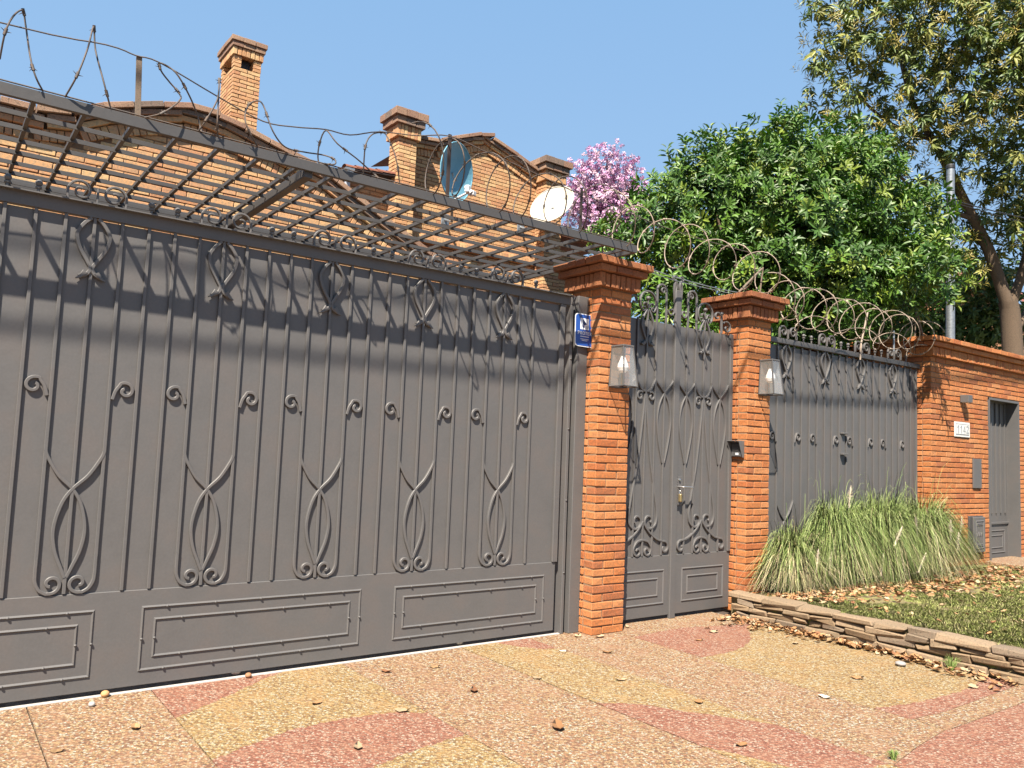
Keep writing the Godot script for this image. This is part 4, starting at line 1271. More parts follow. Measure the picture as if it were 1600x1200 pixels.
func dish(label: String, at: Vector3, face: Vector3, rx: float, ry: float, m: Material, arm: bool, wall: Vector3) -> void:
	var t := thing("satellite_dish", label, "dish", at, "satellite dishes")
	var s := Shape.new()
	var R := 6
	var K := 28
	var dep := 0.1
	var f := func(i: int, k: int, back: float) -> Vector3:
		var r := float(i) / R
		var a := TAU * k / K
		return Vector3(cos(a) * rx * r, sin(a) * ry * r, dep * (r * r - 1.0) - back)
	for i in R:
		for k in K:
			s.quad(f.call(i, k, 0.0), f.call(i + 1, k, 0.0), f.call(i + 1, k + 1, 0.0), f.call(i, k + 1, 0.0))
			s.quad(f.call(i, k + 1, 0.008), f.call(i + 1, k + 1, 0.008), f.call(i + 1, k, 0.008), f.call(i, k, 0.008))
	var refl := part("reflector", s.mesh(), m, t)
	s = Shape.new()
	var rim := []
	for k in K + 1:
		rim.append(Vector3(cos(TAU * k / K) * rx, sin(TAU * k / K) * ry, 0))
	s.tube(rim, 0.011, 6)
	part("rim", s.mesh(), m, refl)
	refl.look_at_from_position(t.position, t.position + face, Vector3.UP, true)
	refl.position = Vector3.ZERO
	if arm:
		s = Shape.new()
		s.tube([Vector3(0, -ry * 0.98, -0.02), Vector3(0.0, -ry * 0.70, 0.30)], 0.018, 6)
		part("feed_arm", s.mesh(), M.white, refl)
		s = Shape.new()
		s.tube([Vector3(0, -ry * 0.74, 0.36), Vector3(0, -ry * 0.52, 0.22)], 0.04, 10)
		s.bevel_box(Vector3(0.05, -ry * 0.72, 0.33), Vector3(0.1, 0.08, 0.12), 0.01)
		s.bevel_box(Vector3(-0.05, -ry * 0.62, 0.30), Vector3(0.07, 0.12, 0.08), 0.01)
		part("receiver", s.mesh(), M.white, refl)
	s = Shape.new()
	s.tube([-face.normalized() * 0.10, wall - at + Vector3(0, -0.1, 0.25), wall - at], 0.025, 8)
	s.bevel_box(wall - at + Vector3(0, 0, 0.01), Vector3(0.16, 0.2, 0.02), 0.004)
	part("bracket", s.mesh(), M.galv, t)

# ------------------------------------------------------------------ plants
func leaf_cluster(n: int, l: float, w: float, droop: float, sd: int) -> ArrayMesh:
	var g := RandomNumberGenerator.new()
	g.seed = sd
	var st := SurfaceTool.new()
	st.begin(Mesh.PRIMITIVE_TRIANGLES)
	for i in n:
		var a := TAU * i * 0.381966 + g.randf_range(-0.3, 0.3)
		var up := g.randf_range(0.05, 0.9) - droop
		var d := Vector3(cos(a), up, sin(a)).normalized()
		var base := Vector3(0, 0.012 * i, 0) + d * 0.01
		var side := d.cross(Vector3.UP).normalized()
		side = side.rotated(d, g.randf_range(-0.5, 0.5))
		var nn := side.cross(d).normalized()
		var ll := l * g.randf_range(0.7, 1.15)
		var tone := g.randf_range(0.72, 1.25)
		var c := Color(tone, tone, tone)
		var m1 := base + d * ll * 0.35 - Vector3(0, droop * ll * 0.06, 0)
		var m2 := base + d * ll * 0.72 - Vector3(0, (0.06 + droop * 0.16) * ll, 0)
		var tip := base + d * ll - Vector3(0, (0.16 + droop * 0.35) * ll, 0)
		var fold := nn * w * 0.22
		var pl := [m1 + side * w * 0.5 + fold, m2 + side * w * 0.42 + fold]
		var pr := [m1 - side * w * 0.5 + fold, m2 - side * w * 0.42 + fold]
		for tr in [[base, m1, pl[0]], [base, pr[0], m1], [m1, m2, pl[1]], [m1, pl[1], pl[0]], [m1, pr[0], pr[1]], [m1, pr[1], m2], [m2, tip, pl[1]], [m2, pr[1], tip]]:
			var nrm: Vector3 = (tr[1] - tr[0]).cross(tr[2] - tr[0]).normalized()
			if nrm.dot(nn) < 0:
				nrm = -nrm
			for p in tr:
				st.set_color(c)
				st.set_normal(nrm)
				st.add_vertex(p)
	return st.commit()

func crown(parent: Node3D, called: String, m: Mesh, mt: Material, blobs: Array, per_m3: float, shell: float, cols: Array, sc: Vector2, sd: int, upright: float, squash: float = 1.0, cut: float = -0.42) -> void:
	var g := RandomNumberGenerator.new()
	g.seed = sd
	var xf := []
	var cc := []
	var nz := noise(FastNoiseLite.TYPE_SIMPLEX, 1.3, sd, 2)
	for b in blobs:
		var c := Vector3(b[0], b[1], b[2])
		var r: float = b[3]
		var n := int(per_m3 * r * r * (0.6 + 0.4 * r))
		for i in n:
			var dir := Vector3(g.randfn(), g.randfn(), g.randfn()).normalized()
			var rad := r * lerpf(shell, 1.0, sqrt(g.randf()))
			rad *= 1.0 + 0.28 * nz.get_noise_3dv((c + dir * r) * 1.6)
			var p := c + Vector3(dir.x, dir.y * squash, dir.z) * rad
			if nz.get_noise_3dv(p * 1.7) < cut:
				continue
			var y := dir.lerp(Vector3.UP, upright).normalized()
			y = (y + Vector3(g.randfn(), g.randfn(), g.randfn()) * 0.28).normalized()
			var x := y.cross(Vector3(g.randfn(), g.randfn(), g.randfn())).normalized()
			var s := g.randf_range(sc.x, sc.y)
			xf.append(Transform3D(Basis(x, y, x.cross(y)).scaled(Vector3.ONE * s), p))
			var q: Color = cols[g.randi() % cols.size()]
			cc.append(q * g.randf_range(0.82, 1.15))
	multi(parent, called, m, mt, xf, cc)

func multi(parent: Node3D, called: String, m: Mesh, mt: Material, xf: Array, cc: Array) -> MultiMeshInstance3D:
	var mm := MultiMesh.new()
	mm.transform_format = MultiMesh.TRANSFORM_3D
	mm.use_colors = true
	mm.mesh = m
	mm.instance_count = xf.size()
	for i in xf.size():
		mm.set_instance_transform(i, xf[i])
		mm.set_instance_color(i, cc[i])
	var o := MultiMeshInstance3D.new()
	o.name = called
	o.multimesh = mm
	o.material_override = mt
	parent.add_child(o, true)
	stuff(o)
	return o

func limbs(t: Node3D, root: Array, r0: float, r1: float, called: String) -> void:
	var s := Shape.new()
	s.tube(curve(root, 5), r0, 10, r1)
	part(called, s.mesh(), M.bark, t)

func trees() -> void:
	# dense glossy orange tree that leans over the fence
	var t := thing("orange_tree", "dense glossy dark green citrus tree leaning over the fence panel", "tree")
	limbs(t, [Vector3(5.0, -0.1, -1.9), Vector3(5.05, 1.2, -1.85), Vector3(4.95, 2.4, -1.7), Vector3(4.9, 3.6, -1.5)], 0.14, 0.09, "trunk")
	for b in [[4.1, 4.8, -1.74], [5.7, 5.0, -0.9], [4.8, 5.5, -1.3], [6.3, 4.5, -0.5], [3.4, 4.2, -2.0], [5.9, 5.2, -1.9]]:
		limbs(t, [Vector3(4.93, 3.0, -1.6), Vector3(lerpf(4.93, b[0], 0.5), 3.7, lerpf(-1.6, b[2], 0.5)), Vector3(b[0], b[1], b[2])], 0.06, 0.015, "limb")
	var ob := [[4.97, 4.54, -1.14, 1.00], [4.10, 4.85, -1.74, 0.85], [4.80, 5.48, -1.28, 0.75], [5.68, 5.07, -0.81, 0.85], [6.35, 4.66, -0.36, 0.70], [3.59, 3.98, -1.84, 0.60], [4.20, 3.82, -1.28, 0.75], [5.01, 3.86, -0.68, 0.80], [5.88, 3.86, -0.45, 0.65], [3.22, 4.41, -2.19, 0.50], [3.98, 5.53, -1.88, 0.40], [4.81, 5.98, -1.23, 0.30], [2.88, 4.31, -2.45, 0.35], [6.52, 4.10, -0.10, 0.45], [5.67, 5.67, -1.00, 0.55], [4.43, 5.45, -1.69, 0.50], [6.6, 4.95, -0.5, 0.40], [3.74, 5.15, -2.23, 0.45], [6.39, 5.20, -1.99, 1.40], [5.31, 4.60, -2.60, 1.40], [7.5, 4.6, -2.7, 0.9], [5.42, 3.80, 0.64, 0.27], [5.62, 3.95, 0.36, 0.3], [5.9, 4.15, 0.2, 0.34], [3.3, 3.3, -1.9, 0.6], [4.4, 3.0, -1.6, 0.7], [5.5, 3.0, -1.3, 0.6]]
	var gcol := [Color(0.070, 0.150, 0.018), Color(0.090, 0.185, 0.022), Color(0.050, 0.120, 0.018), Color(0.125, 0.23, 0.026), Color(0.060, 0.135, 0.022), Color(0.21, 0.27, 0.035)]
	crown(t, "crown", leaf_cluster(12, 0.13, 0.034, 0.0, 5), M.orange_leaf, ob, 620, 0.35, gcol, Vector2(0.7, 1.25), 101, 0.3, 1.0, -0.22)
	# tall airy tree behind the gatehouse
	t = thing("tall_tree", "tall airy olive green tree with bare branching trunk behind the gatehouse", "tree")
	limbs(t, [Vector3(14.4, -0.1, -2.05), Vector3(14.35, 2.5, -2.05), Vector3(14.2, 4.6, -2.06), Vector3(14.1, 5.1, -2.08)], 0.23, 0.18, "trunk")
	limbs(t, [Vector3(14.1, 5.0, -2.08), Vector3(13.69, 6.18, -2.28), Vector3(13.22, 7.12, -2.52), Vector3(12.7, 8.19, -2.8), Vector3(12.18, 9.12, -3.08), Vector3(11.88, 10.07, -3.2), Vector3(11.65, 11.0, -3.3)], 0.135, 0.035, "limb")
	limbs(t, [Vector3(14.15, 4.9, -2.07), Vector3(14.4, 6.2, -1.8), Vector3(14.2, 7.8, -1.6), Vector3(13.4, 9.6, -1.4)], 0.11, 0.03, "limb")
	limbs(t, [Vector3(12.5, 8.5, -2.9), Vector3(11.5, 8.7, -3.3), Vector3(10.4, 9.3, -3.6)], 0.06, 0.02, "limb")
	limbs(t, [Vector3(12.3, 8.9, -3.0), Vector3(12.4, 9.7, -2.4), Vector3(12.2, 10.9, -1.9)], 0.06, 0.02, "limb")
	limbs(t, [Vector3(13.4, 6.8, -2.4), Vector3(12.4, 7.2, -3.0), Vector3(11.2, 7.9, -3.3)], 0.06, 0.02, "limb")
	limbs(t, [Vector3(14.25, 4.4, -2.06), Vector3(15.2, 5.3, -2.0), Vector3(15.9, 5.9, -2.4)], 0.1, 0.03, "limb")
	var tb := [[10.1, 10.04, -3.30, 0.8], [9.95, 8.74, -3.59, 0.65], [11.31, 9.68, -3.04, 0.95], [11.22, 8.08, -3.27, 0.9], [11.61, 10.12, -2.15, 1.0], [12.14, 8.66, -2.53, 0.9], [12.48, 9.64, -1.56, 1.2], [13.15, 8.17, -1.84, 1.1], [12.44, 7.22, -3.08, 0.8], [13.99, 7.01, -2.0, 0.9], [14.34, 7.03, -1.2, 1.0], [10.49, 7.78, -3.84, 0.65], [12.92, 10.69, -1.13, 1.2], [10.73, 10.72, -2.74, 0.85], [9.60, 10.6, -3.59, 0.5], [9.54, 9.37, -3.75, 0.4], [13.6, 9.4, -0.9, 1.0], [13.5, 11.3, -0.8, 1.2], [11.6, 11.4, -2.2, 1.0], [10.1, 11.5, -3.2, 0.8], [14.9, 6.3, -1.5, 0.8], [13.3, 6.0, -2.9, 0.8], [15.3, 7.6, -1.4, 1.0]]
	var tcol := [Color(0.17, 0.23, 0.055), Color(0.13, 0.19, 0.045), Color(0.22, 0.26, 0.06), Color(0.09, 0.15, 0.04), Color(0.29, 0.29, 0.075)]
	crown(t, "crown", leaf_cluster(11, 0.19, 0.05, 0.75, 6), M.tall_leaf, tb, 175, 0.1, tcol, Vector2(0.7, 1.2), 102, 0.55, 1.0, -0.12)
	var ycol := [Color(0.42, 0.33, 0.08), Color(0.34, 0.31, 0.08), Color(0.46, 0.38, 0.13)]
	crown(t, "flower_panicles", leaf_cluster(14, 0.12, 0.016, -0.2, 8), M.tall_leaf, tb, 60, 0.7, ycol, Vector2(0.8, 1.3), 103, 0.5)
	# darker trees farther back on the right
	t = thing("background_tree", "dark green tree mass low behind the grey pole and tall trunk", "tree")
	limbs(t, [Vector3(16.0, -0.1, -5.5), Vector3(15.9, 2.0, -5.4), Vector3(15.6, 4.5, -5.2)], 0.2, 0.1, "trunk")
	var bb := [[15.88, 5.5, -3.6, 1.1], [14.81, 5.4, -4.4, 1.2], [13.97, 5.3, -4.9, 1.2], [12.9, 5.6, -5.4, 1.3], [16.8, 5.6, -3.4, 1.2], [15.0, 4.0, -4.6, 1.2], [13.4, 4.0, -5.4, 1.3], [16.4, 4.2, -4.0, 1.2], [12.0, 5.0, -5.6, 1.2], [12.3, 6.9, -5.4, 1.1], [14.4, 6.7, -5.0, 1.0]]
	crown(t, "crown", leaf_cluster(9, 0.17, 0.065, 0.35, 9), M.tall_leaf, bb, 210, 0.2, [Color(0.08, 0.15, 0.035), Color(0.10, 0.18, 0.04), Color(0.13, 0.20, 0.05)], Vector2(0.8, 1.3), 104, 0.4, 1.0, -0.16)
	# flowering pink trumpet tree in the distance
	t = thing("pink_tree", "pink flowering tree far behind the white satellite dish", "tree")
	limbs(t, [Vector3(14.4, -0.1, -15.2), Vector3(14.4, 4.0, -15.2), Vector3(14.3, 8.5, -15.1)], 0.25, 0.12, "trunk")
	for b in [[13.7, 11.2, -15.4], [14.3, 11.9, -15.0], [15.0, 11.0, -14.6], [15.3, 10.2, -14.5], [13.4, 10.4, -15.7], [14.6, 10.6, -14.2]]:
		limbs(t, [Vector3(14.3, 8.0, -15.1), Vector3(lerpf(14.3, b[0], 0.6), 9.6, lerpf(-15.1, b[2], 0.6)), Vector3(b[0], b[1], b[2])], 0.08, 0.02, "limb")
	var pb := [[13.73, 10.91, -15.46, 1.00], [14.33, 11.39, -14.97, 1.10], [14.93, 10.74, -14.59, 0.90], [14.24, 10.25, -15.15, 1.20], [13.51, 10.22, -15.69, 0.80], [15.16, 10.07, -14.49, 0.80], [14.65, 9.71, -14.91, 1.00], [15.7, 10.0, -14.3, 0.7], [14.2, 9.4, -15.0, 1.0]]
	crown(t, "crown", leaf_cluster(9, 0.085, 0.055, 0.1, 10), M.petal, pb, 640, 0.1, [Color(0.80, 0.48, 0.72), Color(0.88, 0.60, 0.80), Color(0.74, 0.40, 0.66), Color(0.92, 0.72, 0.86), Color(0.60, 0.42, 0.48)], Vector2(0.6, 1.15), 105, 0.3, 1.0, -0.1)

func grass_clump(at: Vector3, label: String, h: float, spread: float, n: int, sd: int, plumes: Array, straw: float = 0.25) -> void:
	var t := thing("fountain_grass", label, "grass clump", at, "tall grass clumps along the fence")
	var g := RandomNumberGenerator.new()
	g.seed = sd
	var st := SurfaceTool.new()
	st.begin(Mesh.PRIMITIVE_TRIANGLES)
	for i in n:
		var a := g.randf() * TAU
		var rb := sqrt(g.randf()) * spread * 0.5
		var b := Vector3(cos(a) * rb, 0, sin(a) * rb * 0.35)
		var lean := pow(g.randf(), 0.75)
		var da := a + g.randf_range(-1.3, 1.3)
		var dir := Vector3(cos(da), 0, sin(da) * 0.42 + 0.1)
		var hh := h * g.randf_range(0.6, 1.08)
		var reach := spread * (0.25 + 0.95 * lean) * g.randf_range(0.6, 1.15)
		var w := g.randf_range(0.0019, 0.0037)
		var c := Color(0.30, 0.42, 0.10).lerp(Color(0.52, 0.60, 0.24), g.randf())
		if g.randf() < 0.22:
			c = Color(0.18, 0.29, 0.07)
		if g.randf() < 0.14 + straw * (0.25 + 0.5 * lean):
			c = Color(0.66, 0.52, 0.28).lerp(Color(0.80, 0.70, 0.46), g.randf())
			hh *= g.randf_range(0.55, 0.95)
		var side := Vector3(g.randfn(), g.randfn() * 0.2, g.randfn()).normalized() * w
		var p1 := b + dir * reach * 0.3 + Vector3(0, hh * 1.35, 0)
		var p2 := b + dir * reach * 1.25 + Vector3(g.randfn() * 0.07, maxf(hh * (0.98 - 0.98 * lean) + g.randfn() * 0.06, 0.03), absf(g.randfn()) * 0.05)
		if g.randf() < 0.03:
			p1.y *= 1.12
			p2.y += hh * g.randf_range(0.3, 0.62)
		var pts := []
		for k in 7:
			var u := k / 6.0
			var q := b * (1 - u) * (1 - u) + p1 * 2.0 * u * (1 - u) + p2 * u * u
			if at.z + q.z < 0.045:
				q.z = 0.045 - at.z + g.randf() * 0.04
			pts.append(q)
		for k in 6:
			var w0 := side * (1.0 - 0.85 * k / 6.0)
			var w1 := side * (1.0 - 0.85 * (k + 1) / 6.0)
			var nn: Vector3 = (pts[k + 1] - pts[k]).cross(side).normalized()
			if nn.y < 0:
				nn = -nn
			for p in [pts[k] - w0, pts[k] + w0, pts[k + 1] + w1, pts[k] - w0, pts[k + 1] + w1, pts[k + 1] - w1]:
				st.set_color(c)
				st.set_normal(nn)
				st.add_vertex(p)
	stuff(part("blades", st.commit(), M.grass, t))
	for p in plumes:
		var s := Shape.new()
		var d := Vector3(p[2], 1.0, 0.1).normalized()
		var a := Vector3(p[0], p[1], p[3])
		s.tube([Vector3(p[0] * 0.3, 0.05, p[3] * 0.3), a], 0.002, 4)
		var prof := []
		for k in 10:
			prof.append(a + d * (0.24 * k / 9.0) + Vector3(p[2] * 0.05 * pow(k / 9.0, 2.0), 0, 0))
		for k in 150:
			var u := g.randf()
			var q: Vector3 = prof[0].lerp(prof[9], u)
			var o := Vector3(g.randfn(), g.randfn() * 0.3 + 0.6, g.randfn()).normalized() * 0.036 * sin(PI * clampf(u, 0.12, 0.92))
			s.tube([q, q + o], 0.0022, 3, 0.0006)
		s.tube(prof, 0.011, 6, 0.004)
		part("plume", s.mesh(), M.plume, t)

func weed(at: Vector3, label: String, h: float, sd: int) -> void:
	var g := RandomNumberGenerator.new()
	g.seed = sd
	var s := Shape.new()
	for i in 46:
		var a := g.randf() * TAU
		var d := Vector3(cos(a), 0, sin(a))
		var r := h * g.randf_range(0.3, 0.9)
		s.tube([d * 0.01, d * r * 0.5 + Vector3(0, h * g.randf_range(0.4, 0.9), 0), d * r + Vector3(0, h * g.randf_range(0.3, 1.0), 0)], 0.0026, 3, 0.0006)
	single("weed", s.mesh(), mat(lin(0.24, 0.34, 0.09), 0.7), label, "weed", at)

func dead_leaf(sd: int) -> ArrayMesh:
	var g := RandomNumberGenerator.new()
	g.seed = sd
	var st := SurfaceTool.new()
	st.begin(Mesh.PRIMITIVE_TRIANGLES)
	var l := 0.1
	var curl := g.randf_range(0.2, 0.5)
	var rows := []
	for k in 6:
		var u := k / 5.0
		var w := 0.03 * sin(PI * clampf(u * 0.92 + 0.05, 0, 1)) * g.randf_range(0.85, 1.15)
		var y := 0.009 + curl * 0.035 * pow(u - 0.45, 2.0) * 4.0
		rows.append([Vector3(l * (u - 0.5), y + w * g.randf_range(0.0, 0.55), -w), Vector3(l * (u - 0.5), y - 0.002, 0.004 * sin(u * 5.0)), Vector3(l * (u - 0.5), y + w * g.randf_range(-0.1, 0.5), w)])
	for k in 5:
		for q in 2:
			var a: Vector3 = rows[k][q]
			var b: Vector3 = rows[k + 1][q]
			var c: Vector3 = rows[k + 1][q + 1]
			var d: Vector3 = rows[k][q + 1]
			var n := (c - a).cross(b - a).normalized()
			if n.y < 0:
				n = -n
			for p in [a, b, c, a, c, d]:
				st.set_color(Color(1, 1, 1))
				st.set_normal(n)
				st.add_vertex(p)
	return st.commit()

func lawn_and_litter() -> void:
	var g := RandomNumberGenerator.new()
	g.seed = 77
	# short turf
	var st := SurfaceTool.new()
	st.begin(Mesh.PRIMITIVE_TRIANGLES)
	for i in 7:
		var a := g.randf() * TAU
		var d := Vector3(cos(a), 0, sin(a))
		var b := d * g.randf() * 0.025
		var s := d.cross(Vector3.UP) * 0.0016
		var h := g.randf_range(0.014, 0.034)
		var m := b + d * 0.008 + Vector3(0, h * 0.6, 0)
		var tip := b + d * 0.028 + Vector3(0, h, 0)
		for p in [b - s, b + s, m + s, b - s, m + s, m - s, m - s, m + s, tip]:
			st.set_color(Color(1, 1, 1))
			st.set_normal(Vector3(d.x * 0.3, 0.9, d.z * 0.3).normalized())
			st.add_vertex(p)
	var tuft := st.commit()
	var nz := noise(FastNoiseLite.TYPE_SIMPLEX, 0.7, 5, 3)
	var xf := []
	var cc := []
	for i in 95000:
		var x := 2.16 + 7.2 * pow(g.randf(), 1.25)
		var z := g.randf_range(0.22, 4.6)
		var v := nz.get_noise_2d(x, z) + (z - 0.75 - 0.12 * x) * 0.55
		if v < g.randf_range(-0.4, 0.2):
			continue
		var s := g.randf_range(0.6, 1.25)
		xf.append(Transform3D(Basis(Vector3.UP, g.randf() * TAU).scaled(Vector3(s, s * g.randf_range(0.6, 1.1), s)), Vector3(x, lawn_y(x, z), z)))
		var c := Color(0.42, 0.54, 0.13).lerp(Color(0.66, 0.70, 0.25), g.randf())
		if g.randf() < 0.3:
			c = Color(0.72, 0.62, 0.36)
		cc.append(c)
	var o := multi(self, "lawn_grass", tuft, M.grass, xf, cc)
	tag(o, "short patchy green turf on the raised bed behind the stone edging", "grass")
	# dry leaves on the lawn and along the stone edging
	xf = []
	cc = []
	for i in 2600:
		var x := 0.0
		var z := 0.0
		var y := 0.0
		if i < 420:
			z = 0.25 + 2.5 * g.randf()
			x = 2.0 - absf(g.randfn()) * (0.10 + 0.05 * sin(z * 3.0))
			if z > 2.2 and g.randf() < 0.6:
				continue
			y = 0.004 + g.randf() * 0.035 * clampf(1.0 - (2.0 - x) * 4.0, 0.0, 1.0)
		elif i < 1900:
			x = 2.3 + 6.4 * g.randf()
			z = 0.42 + absf(g.randfn()) * 0.34 + 0.11 * (x - 2.0) * g.randf()
			y = lawn_y(x, z) + 0.006 + g.randf() * 0.02
		else:
			x = 2.3 + 6.5 * g.randf()
			z = 0.4 + 2.4 * g.randf()
			y = lawn_y(x, z) + 0.018
			if g.randf() < 0.72:
				continue
		var s := g.randf_range(0.4, 0.8)
		var bs := Basis(Vector3.UP, g.randf() * TAU) * Basis(Vector3(1, 0, 0), g.randfn() * 0.35) * Basis(Vector3(0, 0, 1), g.randfn() * 0.3)
		xf.append(Transform3D(bs.scaled(Vector3.ONE * s), Vector3(x, y, z)))
		cc.append(leaf_tone(g))
	o = multi(self, "leaf_litter", dead_leaf(3), M.litter, xf, cc)
	tag(o, "drifts of dry brown leaves on the lawn and along the stone edging", "leaves")

func leaf_tone(g: RandomNumberGenerator) -> Color:
	var t := [Color(0.40, 0.20, 0.08), Color(0.50, 0.30, 0.14), Color(0.28, 0.12, 0.05), Color(0.60, 0.43, 0.26), Color(0.44, 0.23, 0.10)]
	return t[g.randi() % 5] * g.randf_range(0.6, 1.0)

func lawn_y(x: float, z: float) -> float:
	return 0.205 + 0.012 * sin(x * 2.1 + z) + 0.01 * sin(z * 3.3 - x)

func loose_leaves() -> void:
	var g := RandomNumberGenerator.new()
	g.seed = 5
	var spots := [[-3.70, 0.81, "near the bottom left corner"], [-3.33, 0.66, "on tan slab left of the red wedge"], [-2.38, 0.74, "lying on the yellow wave"], [-2.47, 1.47, "on the nearest red wave"], [-2.02, 1.10, "at the corner where yellow meets red"], [-1.73, 0.35, "close to the gate's middle panel"], [-1.39, 0.41, "on tan slab near the gate"], [-1.45, 0.98, "in the middle of the tan strip"], [-0.93, 0.96, "beside the joint of the yellow strip"], [-1.42, 1.76, "large upturned one on the tan strip"], [-0.31, 0.49, "pale one on the yellow slab near the post"], [0.27, 0.27, "at the foot of the first brick pillar"], [0.12, 0.17, "against the foot of the gate post"], [-0.03, 0.68, "in front of the first brick pillar"], [-0.46, 1.26, "on the yellow strip"], [0.75, 0.10, "standing at the left end of the pedestrian gate"], [-0.37, 1.85, "near the upper edge of the red crescent"], [-0.74, 2.45, "inside the red crescent"], [1.07, 2.05, "alone on the wide yellow slab"], [0.45, 2.19, "pale one on the long joint"], [1.60, 1.2, "on yellow slab below the stone edging"], [0.94, 0.75, "on the red patch before the pedestrian gate"], [1.3, 0.6, "second one on the red patch before the gate"]]
	for i in spots.size():
		var q: Array = spots[i]
		var key := "leaf%d" % (i % 4)
		if not cache.has(key):
			cache[key] = dead_leaf(20 + i % 4)
		var c := leaf_tone(g) * 0.75
		if "pale" in q[2]:
			c = Color(0.55, 0.47, 0.38)
		var m := mat((c * 0.8).linear_to_srgb(), 0.9)
		var o := single("dry_leaf", cache[key], m, "small dry brown leaf %s" % q[2], "leaf", Vector3(q[0], -0.006, q[1]), "dry leaves scattered on the pavement")
		o.rotation.y = g.randf() * TAU
		o.scale = Vector3.ONE * (1.25 if "large" in q[2] else g.randf_range(0.65, 0.95))
	for p in [[-3.37, 0.045, 0.024, "round orange nut lying on the pavement beside the gate foot", [0.5, 0.28, 0.12]], [-2.55, 0.055, 0.021, "small brown nut under the gate's edge", [0.33, 0.16, 0.08]], [-3.46, 0.19, 0.018, "small grey pebble near the orange nut", [0.4, 0.38, 0.36]], [1.72, 2.02, 0.04, "flat grey stone among leaves at the stone edging", [0.3, 0.28, 0.27]]]:
		var s := Shape.new()
		s.ball(Vector3.ZERO, p[2], 0.8 if p[2] < 0.03 else 0.45)
		single("pebble", s.mesh(), mat(lin(p[4][0], p[4][1], p[4][2]), 0.8), p[3], "pebble", Vector3(p[0], p[2] * (0.78 if p[2] < 0.03 else 0.43), p[1]))

# ------------------------------------------------------------------ ground
func wave(pts: Array, x: float) -> float:
	return prof_y(pts, x)

func rag(x: float) -> float:        # the cast edge between two colours is not quite clean
	return 0.006 * sin(x * 41.0) + 0.005 * sin(x * 97.0 + 1.0) + 0.004 * sin(x * 173.0 + 2.0)

